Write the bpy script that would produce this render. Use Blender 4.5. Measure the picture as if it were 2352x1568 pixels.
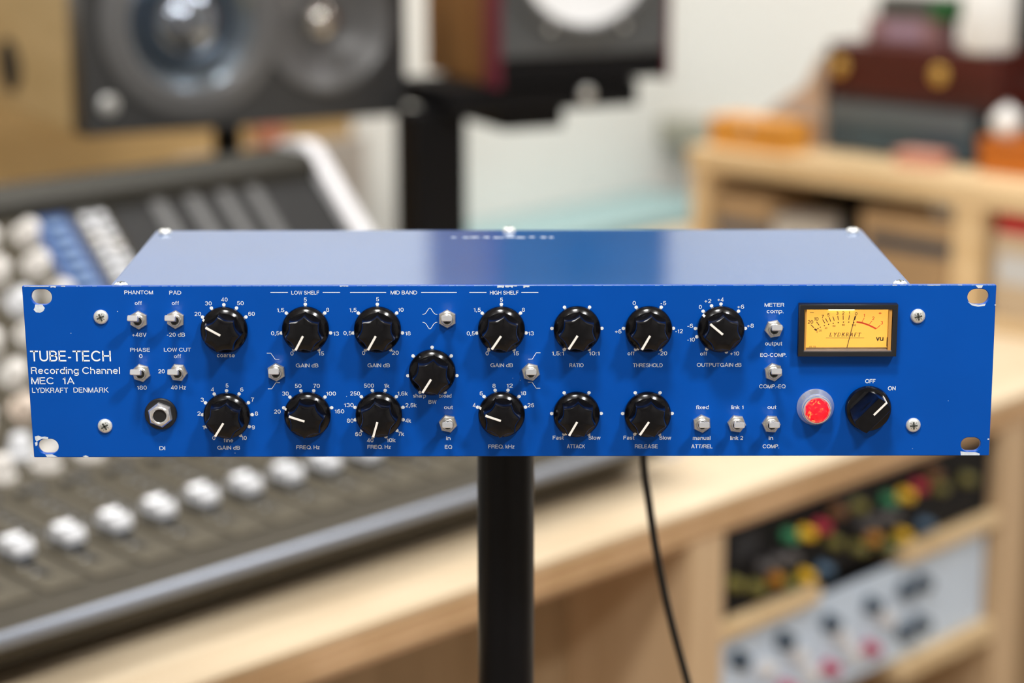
import bpy, bmesh, math, random
from mathutils import Matrix, Vector
random.seed(7)
for o in list(bpy.data.objects): bpy.data.objects.remove(o, do_unlink=True)
scene = bpy.context.scene
COL = scene.collection
PI = math.pi

# ------------------------------------------------------------------ camera
ZP = 1.11                              # height of the faceplate centre above the floor
CF = 4923.34                           # focal length in pixels of the 2352 px wide frame
CC = Vector((-0.006936, -1.03908, ZP + 0.26403))
CYAW, CPIT, CROL = -0.0071, 0.2347, -0.0005
def ray(px, py):
    u = (px - 1176) / CF; v = (784 - py) / CF
    c, s = math.cos(CROL), math.sin(CROL); x = c*u - s*v; zz = s*u + c*v; yy = 1.0
    c, s = math.cos(CPIT), math.sin(CPIT); y = c*yy + s*zz; z = -s*yy + c*zz
    c, s = math.cos(CYAW), math.sin(CYAW); return Vector((c*x - s*y, s*x + c*y, z))
cam_data = bpy.data.cameras.new('camera')
cam = bpy.data.objects.new('camera', cam_data); COL.objects.link(cam)
fw = ray(1176, 784).normalized(); rt = (ray(1276, 784) - ray(1176, 784)).normalized(); upv = rt.cross(fw)
m = Matrix((rt, upv, -fw)).transposed().to_4x4(); m.translation = CC
cam.matrix_world = m
cam_data.sensor_width = 36; cam_data.lens = CF / 2352 * 36
cam_data.clip_start = 0.05; cam_data.clip_end = 50
cam_data.dof.use_dof = True; cam_data.dof.focus_distance = 1.069; cam_data.dof.aperture_fstop = 3.7
cam_data.dof.aperture_blades = 0
scene.camera = cam

# ------------------------------------------------------------------ world, exposure
w = bpy.data.worlds.new('world'); scene.world = w; w.use_nodes = True
w.node_tree.nodes['Background'].inputs[0].default_value = (0.9, 0.95, 1.0, 1)
w.node_tree.nodes['Background'].inputs[1].default_value = 0.3
vs = scene.view_settings
vs.view_transform = 'Standard'; vs.look = 'None'; vs.gamma = 1.0; vs.use_curve_mapping = False
vs.exposure = 0.0

# ------------------------------------------------------------------ room frame: s runs along the desk, t runs away from its front edge
ANG = math.radians(45.57)
O = Vector((0.02643, 0.73313))
US = Vector((math.cos(ANG), math.sin(ANG))); UT = Vector((-math.sin(ANG), math.cos(ANG)))
def R(s, t, z):                        # z is measured from the faceplate centre height
    p = O + US*s + UT*t
    return Vector((p.x, p.y, ZP + z))

# ------------------------------------------------------------------ materials
MATS = {}
def sock(b, n, v):
    if n in b.inputs: b.inputs[n].default_value = v
def mat(name, col, rough=0.5, metal=0.0, emit=None, es=0.0, coat=0.0, trans=0.0, ior=1.5, spec=0.5, noise=None, bump=None):
    if name in MATS: return MATS[name]
    m = bpy.data.materials.new(name); m.use_nodes = True
    nt = m.node_tree; b = nt.nodes['Principled BSDF']
    c4 = (col[0], col[1], col[2], 1)
    sock(b, 'Base Color', c4); sock(b, 'Roughness', rough); sock(b, 'Metallic', metal)
    sock(b, 'Coat Weight', coat); sock(b, 'Coat Roughness', 0.08); sock(b, 'Transmission Weight', trans); sock(b, 'IOR', ior)
    sock(b, 'Specular IOR Level', spec)
    if emit: sock(b, 'Emission Color', (*emit, 1)); sock(b, 'Emission Strength', es)
    if noise or bump:
        tc = nt.nodes.new('ShaderNodeTexCoord')
    if noise:                           # noise = (scale, amount, detail): gentle tone variation
        n = nt.nodes.new('ShaderNodeTexNoise'); n.inputs['Scale'].default_value = noise[0]; n.inputs['Detail'].default_value = noise[2] if len(noise) > 2 else 4
        nt.links.new(tc.outputs['Object'], n.inputs['Vector'])
        r = nt.nodes.new('ShaderNodeValToRGB'); a = noise[1]
        r.color_ramp.elements[0].position = 0.3; r.color_ramp.elements[1].position = 0.7
        r.color_ramp.elements[0].color = (col[0]*(1-a), col[1]*(1-a), col[2]*(1-a), 1)
        r.color_ramp.elements[1].color = (min(1, col[0]*(1+a)), min(1, col[1]*(1+a)), min(1, col[2]*(1+a)), 1)
        nt.links.new(n.outputs['Fac'], r.inputs['Fac']); nt.links.new(r.outputs['Color'], b.inputs['Base Color'])
    if bump:                            # bump = (scale, strength, distance)
        n2 = nt.nodes.new('ShaderNodeTexNoise'); n2.inputs['Scale'].default_value = bump[0]; n2.inputs['Detail'].default_value = 3
        nt.links.new(tc.outputs['Object'], n2.inputs['Vector'])
        bp = nt.nodes.new('ShaderNodeBump'); bp.inputs['Strength'].default_value = bump[1]; bp.inputs['Distance'].default_value = bump[2]
        nt.links.new(n2.outputs['Fac'], bp.inputs['Height']); nt.links.new(bp.outputs['Normal'], b.inputs['Normal'])
    MATS[name] = m
    return m
def wood(name, c1, c2, rough=0.5, stretch=(0.6, 9, 9), scale=6):
    if name in MATS: return MATS[name]
    m = bpy.data.materials.new(name); m.use_nodes = True
    nt = m.node_tree; b = nt.nodes['Principled BSDF']; sock(b, 'Roughness', rough)
    tc = nt.nodes.new('ShaderNodeTexCoord'); mp = nt.nodes.new('ShaderNodeMapping')
    mp.inputs['Scale'].default_value = stretch
    n = nt.nodes.new('ShaderNodeTexNoise'); n.inputs['Scale'].default_value = scale; n.inputs['Detail'].default_value = 6; n.inputs['Distortion'].default_value = 0.6
    r = nt.nodes.new('ShaderNodeValToRGB')
    r.color_ramp.elements[0].position = 0.35; r.color_ramp.elements[1].position = 0.65
    r.color_ramp.elements[0].color = (*c1, 1); r.color_ramp.elements[1].color = (*c2, 1)
    nt.links.new(tc.outputs['Object'], mp.inputs['Vector']); nt.links.new(mp.outputs['Vector'], n.inputs['Vector'])
    nt.links.new(n.outputs['Fac'], r.inputs['Fac']); nt.links.new(r.outputs['Color'], b.inputs['Base Color'])
    MATS[name] = m
    return m
def jewel_mat():
    m = bpy.data.materials.new('red_jewel'); m.use_nodes = True
    nt = m.node_tree; b = nt.nodes['Principled BSDF']
    sock(b, 'Roughness', 0.08); sock(b, 'Base Color', (0.75, 0.01, 0.02, 1))
    tc = nt.nodes.new('ShaderNodeTexCoord'); n = nt.nodes.new('ShaderNodeTexNoise')
    n.inputs['Scale'].default_value = 210; n.inputs['Detail'].default_value = 3; n.inputs['Distortion'].default_value = 2.0
    r = nt.nodes.new('ShaderNodeValToRGB'); e = r.color_ramp.elements
    e[0].position = 0.30; e[0].color = (0.42, 0.0, 0.005, 1); e[1].position = 0.68; e[1].color = (1.0, 0.62, 0.12, 1)
    x = e.new(0.54); x.color = (0.80, 0.004, 0.018, 1); x = e.new(0.60); x.color = (0.95, 0.10, 0.03, 1)
    nt.links.new(tc.outputs['Object'], n.inputs['Vector']); nt.links.new(n.outputs['Fac'], r.inputs['Fac'])
    nt.links.new(r.outputs['Color'], b.inputs['Emission Color']); sock(b, 'Emission Strength', 0.95)
    return m

BLUE = mat('blue_enamel', (0.0, 0.071, 0.39), 0.28, 0, coat=0.0, spec=0.18, noise=(18, 0.05, 3), bump=(1400, 0.05, 0.0002))
BLUE_TOP = mat('blue_enamel_cover', (0.0005, 0.078, 0.27), 0.11, 0, coat=0.0, ior=1.75, noise=(14, 0.05, 3))
PRINT = mat('white_print', (0.86, 0.90, 0.93), 0.5)
CHIP = mat('bare_aluminium', (0.62, 0.68, 0.74), 0.5, 0.0, noise=(600, 0.12))
KNOB = mat('black_bakelite', (0.003, 0.003, 0.004), 0.17, 0, coat=0.0, spec=0.38, noise=(300, 0.5))
POINTER = mat('ivory_line', (0.86, 0.83, 0.77), 0.5)
ZINC = mat('zinc_plate', (0.80, 0.82, 0.80), 0.30, 0.55, noise=(500, 0.18))
NICKEL = mat('nickel', (0.66, 0.64, 0.59), 0.28, 0.8, noise=(700, 0.15))
CHROME = mat('chrome', (0.88, 0.89, 0.90), 0.16, 0.8)
LEVER = mat('lever_chrome', (0.84, 0.86, 0.90), 0.25, 0.75)
BLACKP = mat('black_plastic', (0.012, 0.013, 0.015), 0.38, bump=(1800, 0.15, 0.0002))
HOLE = mat('dark_hole', (0.004, 0.004, 0.004), 0.7)
GLASS = mat('clear_plastic', (1, 1, 1), 0.02, trans=1.0, ior=1.45)
DIAL = mat('backlit_dial', (0.55, 0.30, 0.05), 0.6, emit=(1.0, 0.53, 0.07), es=0.95)
LAMPW = mat('meter_lamp', (1, 0.9, 0.7), 0.5, emit=(1.0, 0.78, 0.45), es=5.0)
INK = mat('dial_ink', (0.09, 0.02, 0.008), 0.6)
INKR = mat('dial_red_ink', (0.75, 0.06, 0.01), 0.6, emit=(1.0, 0.08, 0.01), es=0.25)
INKB = mat('dial_black_ink', (0.012, 0.006, 0.003), 0.6)
JEWEL = jewel_mat()
POLE = mat('pole_black', (0.004, 0.0045, 0.006), 0.30, 0.0, spec=0.2)
RUBBER = mat('black_rubber', (0.010, 0.010, 0.010), 0.5)
BIRCH = wood('birch_ply', (0.60, 0.47, 0.31), (0.71, 0.59, 0.42), 0.45)
PLY_A = wood('ply_light', (0.60, 0.40, 0.20), (0.70, 0.48, 0.27), 0.6, (1, 1, 1), 9)
PLY_B = wood('ply_dark', (0.48, 0.27, 0.14), (0.56, 0.34, 0.19), 0.6, (1, 1, 1), 9)
POST = wood('post_wood', (0.58, 0.40, 0.23), (0.68, 0.49, 0.30), 0.5, (9, 9, 0.6))
PANELW = wood('desk_panel_wood', (0.36, 0.25, 0.14), (0.45, 0.32, 0.19), 0.55, (4, 4, 0.6))
SHELFW = wood('shelf_wood', (0.66, 0.47, 0.25), (0.78, 0.59, 0.35), 0.5, (8, 0.6, 8))
TANW = wood('tan_panel', (0.42, 0.27, 0.10), (0.52, 0.35, 0.15), 0.6, (0.5, 5, 5), 3)
SPKWOOD = wood('speaker_side_wood', (0.40, 0.295, 0.145), (0.47, 0.35, 0.185), 0.5, (6, 0.6, 6))
BROWN = wood('brown_veneer', (0.16, 0.065, 0.016), (0.25, 0.11, 0.028), 0.45, (6, 6, 0.6))
REDW = wood('red_mahogany', (0.050, 0.006, 0.003), (0.080, 0.010, 0.006), 0.45, (6, 0.6, 6))
ORANGEW = wood('orange_wood', (0.62, 0.26, 0.03), (0.78, 0.37, 0.06), 0.45, (6, 0.6, 6))
ORANGE2 = wood('deep_orange_wood', (0.46, 0.12, 0.008), (0.58, 0.17, 0.012), 0.45, (6, 0.6, 6))
WHITEWALL = mat('white_wall', (0.84, 0.84, 0.81), 0.85, noise=(3, 0.02))
CEIL = mat('ceiling_paint', (0.82, 0.82, 0.82), 0.9, noise=(3, 0.02))
FLOORM = wood('floor_boards', (0.32, 0.23, 0.15), (0.40, 0.30, 0.20), 0.4, (0.6, 6, 6), 4)
CONS = mat('console_grey', (0.052, 0.044, 0.030), 0.62, spec=0.25, noise=(40, 0.08))
CONSP = mat('console_strip', (0.090, 0.077, 0.053), 0.60, spec=0.25, noise=(40, 0.10))
CONSD = mat('console_dark', (0.040, 0.039, 0.038), 0.5, noise=(30, 0.1))
LITRAIL = mat('lit_console_rail', (0.28, 0.31, 0.37), 0.36, 0.6)  # bluish highlight along the armrest lip is put into this colour
CHEEK = mat('cheek_grey', (0.80, 0.80, 0.83), 0.45)
CAPW = mat('cap_white', (0.80, 0.82, 0.86), 0.25)
CAPD = mat('cap_dark', (0.05, 0.06, 0.08), 0.4)
CREAM = mat('cream_knob', (0.76, 0.73, 0.69), 0.35)
BLUEST = mat('blue_strip', (0.018, 0.080, 0.27), 0.45)
PALEB = mat('pale_blue_button', (0.17, 0.28, 0.48), 0.4)
GREYST = mat('grey_strip', (0.10, 0.10, 0.10), 0.45)
TEALK = mat('teal_button', (0.40, 0.62, 0.68), 0.4)
PEACH = mat('peach_button', (0.72, 0.60, 0.50), 0.4)
BAFFLE = mat('baffle_black', (0.040, 0.041, 0.042), 0.45, noise=(60, 0.1))
BAFFLE2 = mat('baffle_grey', (0.075, 0.080, 0.084), 0.5, noise=(60, 0.1))
SURR = mat('surround_rubber', (0.13, 0.132, 0.135), 0.32)
CONEB = mat('glossy_cone', (0.30, 0.36, 0.42), 0.24, 0.9)
CAPB = mat('glossy_dust_cap', (0.32, 0.36, 0.42), 0.13, 1.0)
CONEW = mat('white_cone', (0.80, 0.81, 0.82), 0.7)
SILVER = mat('silver_badge', (0.75, 0.76, 0.74), 0.35, 0.7)
DOME = mat('tweeter_dome', (0.62, 0.60, 0.56), 0.12, 1.0)
BLACKM = mat('black_metal', (0.004, 0.004, 0.005), 0.55, spec=0.15)

# ------------------------------------------------------------------ mesh helpers
def finish(me, smooth=None):
    if smooth is not None:
        me.polygons.foreach_set('use_smooth', [True]*len(me.polygons))
        me.set_sharp_from_angle(angle=math.radians(smooth))
    me.update()
    return me
def obj(name, me, material=None, parent=None, loc=None):
    if material and not me.materials: me.materials.append(material)
    o = bpy.data.objects.new(name, me); COL.objects.link(o)
    if material and me.materials[0] != material:            # a shared mesh in another colour
        o.material_slots[0].link = 'OBJECT'; o.material_slots[0].material = material
    if parent: o.parent = parent
    if loc is not None: o.location = loc
    return o
def tag(o, label, cat, group=None):
    o['label'] = label; o['category'] = cat
    if group: o['group'] = group
    return o
def structure(o): o['kind'] = 'structure'; return o
def thing(name, label, cat, loc, rz=ANG, group=None):
    o = bpy.data.objects.new(name, None); COL.objects.link(o)
    o.empty_display_size = 0.02; o.location = loc; o.rotation_euler = (0, 0, rz)
    return tag(o, label, cat, group)
def me_from(verts, faces, name='m', smooth=None):
    me = bpy.data.meshes.new(name); me.from_pydata([tuple(v) for v in verts], [], faces); me.validate()
    bm = bmesh.new(); bm.from_mesh(me); bmesh.ops.recalc_face_normals(bm, faces=bm.faces); bm.to_mesh(me); bm.free()
    return finish(me, smooth)
def me_box(x0, x1, y0, y1, z0, z1, bev=0.0, seg=2):
    bm = bmesh.new(); bmesh.ops.create_cube(bm, size=1)
    for v in bm.verts:
        v.co = Vector(((x0+x1)/2 + v.co.x*(x1-x0), (y0+y1)/2 + v.co.y*(y1-y0), (z0+z1)/2 + v.co.z*(z1-z0)))
    if bev: bmesh.ops.bevel(bm, geom=bm.edges[:], offset=bev, segments=seg, affect='EDGES', profile=0.5)
    me = bpy.data.meshes.new('box'); bm.to_mesh(me); bm.free()
    return finish(me, None)
def me_lathe(prof, n=48, smooth=40, close=True):          # prof = [(r, h)], axis z
    verts = []; faces = []; rings = []
    for r, h in prof:
        if r < 1e-7: rings.append([len(verts)]); verts.append((0, 0, h))
        else:
            rings.append(list(range(len(verts), len(verts)+n)))
            verts += [(r*math.cos(2*PI*i/n), r*math.sin(2*PI*i/n), h) for i in range(n)]
    for a, b in zip(rings, rings[1:]):
        for i in range(n):
            j = (i+1) % n
            if len(a) == 1 and len(b) == 1: continue
            if len(a) == 1: faces.append((a[0], b[i], b[j]))
            elif len(b) == 1: faces.append((a[i], a[j], b[0]))
            else: faces.append((a[i], a[j], b[j], b[i]))
    if close:
        if len(rings[0]) > 1: faces.append(tuple(rings[0][::-1]))
        if len(rings[-1]) > 1: faces.append(tuple(rings[-1]))
    return me_from(verts, faces, 'lathe', smooth)
def me_loft(rings, smooth=35, cap=True):
    n = len(rings[0]); verts = [p for r in rings for p in r]; faces = []
    for k in range(len(rings)-1):
        for i in range(n):
            j = (i+1) % n
            faces.append((k*n+i, k*n+j, (k+1)*n+j, (k+1)*n+i))
    if cap: faces.append(tuple(range(n))[::-1]); faces.append(tuple((len(rings)-1)*n+i for i in range(n)))
    return me_from(verts, faces, 'loft', smooth)
def me_prism(poly, h0, h1, axis='z', smooth=None):          # poly in two coords, extruded along axis
    def P(a, b, h): return {'z': (a, b, h), 'y': (a, h, b), 'x': (h, a, b)}[axis]
    return me_loft([[P(a, b, h0) for a, b in poly], [P(a, b, h1) for a, b in poly]], smooth)
def me_tube(pts, r, n=12, smooth=60):
    pts = [Vector(p) for p in pts]; rings = []
    for i, p in enumerate(pts):
        d = (pts[min(i+1, len(pts)-1)] - pts[max(i-1, 0)]).normalized()
        a = d.cross(Vector((0, 1, 0)) if abs(d.y) < 0.9 else Vector((1, 0, 0))).normalized(); b = d.cross(a)
        rings.append([tuple(p + a*r*math.cos(2*PI*k/n) + b*r*math.sin(2*PI*k/n)) for k in range(n)])
    return me_loft(rings, smooth)
def spline(pts, k=8):
    pts = [Vector(p) for p in pts]; out = []
    for i in range(len(pts)-1):
        p0 = pts[max(i-1, 0)]; p1 = pts[i]; p2 = pts[i+1]; p3 = pts[min(i+2, len(pts)-1)]
        for q in range(k):
            t = q/k
            out.append(0.5*((2*p1) + (p2-p0)*t + (2*p0-5*p1+4*p2-p3)*t*t + (3*p1-p0-3*p2+p3)*t**3))
    return out + [pts[-1]]
SCR = bpy.data.scenes.new('scratch')      # empty side scene in which outlines and letters become meshes
def bake(o):
    SCR.collection.objects.link(o); vl = SCR.view_layers[0]; vl.update()
    me = bpy.data.meshes.new_from_object(o.evaluated_get(vl.depsgraph))
    SCR.collection.objects.unlink(o); bpy.data.objects.remove(o)
    return me
def curve_mesh(splines, extr, bev=0.0):
    cu = bpy.data.curves.new('c', 'CURVE'); cu.dimensions = '2D'; cu.fill_mode = 'BOTH'; cu.extrude = extr; cu.bevel_depth = bev; cu.offset = -bev; cu.bevel_resolution = 1
    for sp in splines:
        s = cu.splines.new('POLY'); s.points.add(len(sp)-1); s.use_cyclic_u = True
        for p, (x, y) in zip(s.points, sp): p.co = (x, y, 0, 1)
    me = bake(bpy.data.objects.new('tmp', cu)); bpy.data.curves.remove(cu)
    return me
def box(name, mt, parent, *d, bev=0.0): return obj(name, me_box(*d, bev=bev), mt, parent)

# ================================================================== the room
rs0, rs1, rt0, rt1, ztop = -3.0, 1.82, -3.0, 1.35, 1.45
def room_box(name, mt, s0, s1, t0, t1, z0, z1):
    o = obj(name, me_box(s0, s1, t0, t1, z0, z1), mt); o.location = R(0, 0, 0); o.rotation_euler = (0, 0, ANG)
    return structure(o)
FZ = -ZP
room_box('floor', FLOORM, rs0, rs1, rt0, rt1, FZ-0.1, FZ)
room_box('ceiling', CEIL, rs0, rs1, rt0, rt1, ztop, ztop+0.1)
room_box('wall_back', WHITEWALL, rs0-0.1, rs1+0.1, rt1, rt1+0.1, FZ-0.1, ztop+0.1)
DARKWALL = mat('grey_acoustic_wall', (0.42, 0.41, 0.40), 0.9, noise=(5, 0.1))
room_box('wall_front', DARKWALL, rs0-0.1, rs1+0.1, rt0-0.1, rt0, FZ-0.1, ztop+0.1)
room_box('wall_left', DARKWALL, rs0-0.1, rs0, rt0, rt1, FZ-0.1, ztop+0.1)
room_box('wall_right', WHITEWALL, rs1, rs1+0.1, rt0, rt1, FZ-0.1, ztop+0.1)
room_box('trim_1', TANW, -1.6, 0.97, rt1-0.03, rt1, FZ, 0.10)          # tan wooden wall panelling behind the console
room_box('trim_3', mat('grey_beige', (0.44, 0.40, 0.36), 0.7), 0.62, 0.985, rt1-0.045, rt1-0.03, FZ, -0.21)   # grey-beige lower panel
room_box('trim_2', mat('olive_grey', (0.36, 0.35, 0.28), 0.6), rs1-0.06, rs1, 1.05, rt1, -0.30, -0.262)   # grey rail on the right wall

def ceiling_lamp(x, y, sx, sy, watts, label, col=(1.0, 0.985, 0.965)):
    t = thing('ceiling_lamp', label, 'lamp', (x, y, ZP + ztop), 0, 'ceiling lamps')
    box('housing', mat('lamp_housing', (0.8, 0.8, 0.8), 0.5), t, -sx/2-0.02, sx/2+0.02, -sy/2-0.02, sy/2+0.02, -0.03, 0, bev=0.004)
    box('diffuser', mat('lamp_diffuser', (0.9, 0.9, 0.9), 0.6, emit=col, es=3.0), t, -sx/2, sx/2, -sy/2, sy/2, -0.034, -0.029)
    l = bpy.data.lights.new('lamp_light', 'AREA'); l.shape = 'RECTANGLE'; l.size = sx; l.size_y = sy; l.energy = watts; l.color = col
    lo = bpy.data.objects.new('lamp_light', l); COL.objects.link(lo); lo.parent = t; lo.location = (0, 0, -0.036)
ceiling_lamp(0.85, -1.05, 0.22, 0.22, 30, 'square white ceiling lamp in front of the blue unit, to its right')
ceiling_lamp(-0.10, -0.65, 0.26, 0.20, 22, 'ceiling lamp right above and in front of the blue unit')
ceiling_lamp(-0.75, -1.35, 0.40, 0.30, 14, 'ceiling lamp in front of the blue unit, to its left')
ceiling_lamp(-0.75, 1.15, 0.7, 0.3, 14.5, 'unseen ceiling lamp added above the mixing console to brighten the wall')  # this and the next two are unseen lamps added to brighten the walls
ceiling_lamp(0.95, 1.35, 0.7, 0.3, 14.5, 'unseen ceiling lamp added above the wooden shelf unit to brighten the wall')
ceiling_lamp(0.1, 2.0, 0.5, 0.3, 11.5, 'unseen ceiling lamp added in the far corner to brighten the walls')

# ================================================================== desk with rack bay
desk = thing('desk', 'light birch plywood studio desk with layered edge and a rack bay', 'desk', R(0, 0, FZ))
DZ = ZP                                 # local z of the desk = height above floor
def dbox(name, mt, s0, s1, t0, t1, z0, z1, bev=0.0, parent=None): return box(name, mt, parent or desk, s0, s1, t0, t1, z0+DZ, z1+DZ, bev=bev)
top = dbox('desk_top', BIRCH, -1.25, 1.36, 0.0, 0.96, -0.364, -0.36, bev=0.001)
zz = -0.364
for k in range(6):
    dbox('ply', PLY_A if k % 2 == 0 else PLY_B, -1.249+0.0006*(k % 2), 1.359, 0.0012*(k % 2), 0.959, zz-0.005, zz, parent=top)
    zz -= 0.005
UZ = zz                                 # underside of the top
dbox('post', POST, 0.215, 0.268, 0.002, 0.62, FZ, UZ, bev=0.002)
dbox('post', POST, 0.770, 0.828, 0.002, 0.62, FZ, UZ, bev=0.002)
dbox('modesty_panel', PANELW, -1.2, 0.215, 0.16, 0.18, -0.95, UZ)
dbox('modesty_panel', PANELW, 0.83, 1.309, 0.16, 0.18, -0.95, UZ)
dbox('bay_back', CONSD, 0.268, 0.770, 0.50, 0.52, FZ, UZ)
dbox('side_panel', POST, -1.23, -1.20, 0.03, 0.93, FZ, UZ, bev=0.002)
dbox('side_panel', POST, 1.31, 1.34, 0.03, 0.93, FZ, UZ, bev=0.002)
for z1, z0 in ((-0.490, -0.509), (-0.622, -0.646)):    # shelf boards of the bay with a finger cut-out in the middle
    bd = dbox('rack_board', SHELFW, 0.268, 0.770, 0.055, 0.50, z0, z1)
    dbox('front_rail', SHELFW, 0.268, 0.428, 0.0, 0.055, z0, z1, bev=0.003, parent=bd)
    dbox('front_rail', SHELFW, 0.582, 0.770, 0.0, 0.055, z0, z1, bev=0.003, parent=bd)

def face_knob(parent, name, s, z, r, h, mt, t=0.0):
    me = me_lathe([(r*1.15, 0), (r*1.1, h*0.25), (r, h*0.3), (r*0.92, h*0.92), (r*0.8, h), (0, h*1.02)], 20)
    o = obj(name, me, mt, parent); o.matrix_local = Matrix.Translation((s, t, z)) @ Matrix.Rotation(PI/2, 4, 'X')
    return o
# black unit with coloured knobs
ru = thing('rack_unit', 'black two-unit rack device with rows of yellow, green and red knobs', 'rack device', R(0.519, 0.012, -0.4895))
S0, Z0 = 0.519, -0.4895
fp = box('faceplate', mat('rack_black', (0.006, 0.006, 0.007), 0.55, spec=0.15), ru, -0.241, 0.241, 0, 0.004, 0.0, 0.088, bev=0.0006)
box('chassis', BLACKM, ru, -0.218, 0.218, 0.004, 0.30, 0.003, 0.083)
kc = dict(yellow=((0.85, 0.50, 0.004), [(.407, -.431), (.584, -.431), (.408, -.477), (.582, -.476)]),
          green=((0.02, 0.22, 0.09), [(.379, -.427), (.553, -.429)]), dim_green=((0.06, 0.12, 0.02), [(.38, -.477), (.557, -.481)]),
          red=((0.42, 0.008, 0.04), [(.433, -.43), (.609, -.427)]),
          olive=((0.17, 0.15, 0.02), [(.455, -.452), (.650, -.437), (.706, -.44), (.327, -.468), (.502, -.470), (.497, -.423), (.291, -.455)]),
          amber=((0.55, 0.22, 0.01), [(.356, -.466), (.526, -.465)]), brown=((0.16, 0.06, 0.01), [(.460, -.42), (.636, -.419)]),
          grey=((0.07, 0.062, 0.062), [(.339, -.450), (.361, -.449), (.383, -.451), (.511, -.448), (.537, -.447), (.561, -.450)]),
          steel_blue=((0.06, 0.13, 0.22), [(.44, -.478), (.625, -.474)]))
for n, (c, l) in kc.items():
    for s, z in l:
        k = face_knob(ru, 'knob', s-S0, z-Z0, 0.0062, 0.014, mat('knob_'+n, c, 0.4), 0.0)
        k['label'] = n.replace('_', ' ') + ' knob'
for s in (-0.232, 0.232):
    for z in (0.018, 0.07): face_knob(ru, 'screw', s, z, 0.004, 0.002, BLACKM)
for k in range(2):
    for q in range(5): box('meter_bar', mat('meter_grey', (0.012, 0.014, 0.02), 0.5), ru, -0.225+0.175*k+0.008*q, -0.219+0.175*k+0.008*q, -0.001, 0, 0.055, 0.082)
# pale unit
rp = thing('rack_unit', 'pale blue-white rack device with dark blue and crimson knobs under the black one', 'rack device', R(0.522, 0.014, -0.622))
S0, Z0 = 0.522, -0.622
box('faceplate', mat('pale_blue_face', (0.66, 0.79, 0.97), 0.45, noise=(25, 0.05)), rp, -0.241, 0.241, 0, 0.004, 0.0, 0.111, bev=0.0006)
box('chassis', BLACKM, rp, -0.218, 0.218, 0.004, 0.30, 0.003, 0.105)
DKB = mat('dark_blue_knob', (0.012, 0.035, 0.065), 0.4); CRIM = mat('crimson_knob', (0.42, 0.01, 0.08), 0.4); WKN = mat('white_knob', (0.75, 0.73, 0.72), 0.4)
for s, z in [(.304, -.539), (.378, -.539), (.457, -.542), (.533, -.543), (.597, -.543), (.628, -.542), (.598, -.592), (.629, -.590)]: face_knob(rp, 'knob', s-S0, z-Z0, 0.0085, 0.016, DKB)['label'] = 'dark blue knob'
for s, z in [(.459, -.593), (.533, -.592), (.385, -.594), (.311, -.595)]: face_knob(rp, 'knob', s-S0, z-Z0, 0.0075, 0.016, CRIM)['label'] = 'crimson knob'
for s, z in [(.403, -.563), (.348, -.561), (.478, -.564), (.56, -.565), (.425, -.588), (.35, -.60), (.5, -.588)]: face_knob(rp, 'knob', s-S0, z-Z0, 0.0075, 0.014, WKN)['label'] = 'white knob'

# ================================================================== mixing console
con = thing('mixing_console', 'large grey mixing console with white fader caps standing on the plywood desk', 'mixing console', R(0, 0, -0.36))
def cz(z): return z + 0.36
CS0, CS1 = -1.1, 0.272
prof = [(.21, -.36), (.20, -.338), (.088, -.337), (.08, -.312), (.10, -.306), (.432, -.285), (.55, -.167), (.612, -.105), (.66, -.105), (.66, -.36)]
obj('body', me_prism([(t, cz(z)) for t, z in prof], CS0, CS1, 'x'), CONS, con)
box('plinth', BLACKM, con, CS0+.01, CS1, .135, .40, 0, cz(-.3385))  # black block standing in for the shadow band under the console front
obj('front_rail', me_tube([(CS0, .084, cz(-.317)), (CS1, .084, cz(-.317))], 0.0065, 16), LITRAIL, con)
cheek = [(.20, -.36), (.19, -.342), (.075, -.338), (.07, -.305), (.09, -.296), (.428, -.272), (.545, -.156), (.612, -.085), (.63, -.078), (.665, -.082), (.668, -.36)]
for a, b in ((CS1, CS1+.022), (CS0-.022, CS0)): obj('end_cheek', me_prism([(t, cz(z)) for t, z in cheek], a, b, 'x'), CHEEK, con)
obj('hood', me_prism([(t, cz(z)) for t, z in [(.600, -.122), (.596, -.098), (.612, -.088), (.655, -.087), (.664, -.10), (.664, -.122)]], CS0+.001, CS1-.001, 'x'), mat('hood_dark', (0.035, 0.033, 0.026), 0.6, spec=0.3), con)
q2 = math.sqrt(0.5)
def flat(t): return -.306 + (t-.10)*(.021/.332)
SL = math.atan2(.021, .332)
def on_flat(name, me, mt, s, t, lift=0.0, parent=None):
    o = obj(name, me, mt, parent or con); o.matrix_local = Matrix.Translation((s, t, cz(flat(t))+lift)) @ Matrix.Rotation(SL, 4, 'X'); return o
def on_slope(name, me, mt, s, d, lift=0.0):               # d measured up the 45 degree face from its foot
    o = obj(name, me, mt, con); o.matrix_local = Matrix.Translation((s, .432+d*q2-lift*q2, cz(-.285)+d*q2+lift*q2)) @ Matrix.Rotation(PI/4, 4, 'X'); return o
strip_me = me_box(-.0186, .0186, -.155, .155, 0, .002, bev=.0006); slot_me = me_box(-.0015, .0015, -.07, .07, .002, .0026)
cap_me = me_prism([(-.013, .007), (-.013, .013), (-.008, .0185), (-.002, .0155), (.002, .0155), (.008, .0185), (.013, .014), (.013, .007)], -.0088, .0088, 'x', 30)
skirt_me = me_box(-.0082, .0082, -.0125, .0125, .0, .0072); line_me = me_box(-.0090, .0090, -.0012, .0012, .0150, .0160)
lbl_me = me_box(-.016, .016, -.006, .006, .002, .0026); tick_me = me_box(-.008, -.004, -.0006, .0006, .002, .0024)
slope_me = me_box(-.0212, .0212, .004, .245, 0, .0018, bev=.0005)
kn_me = me_lathe([(.0135, 0), (.0135, .004), (.0105, .005), (.0092, .019), (.0075, .021), (0, .0212)], 20)
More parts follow.
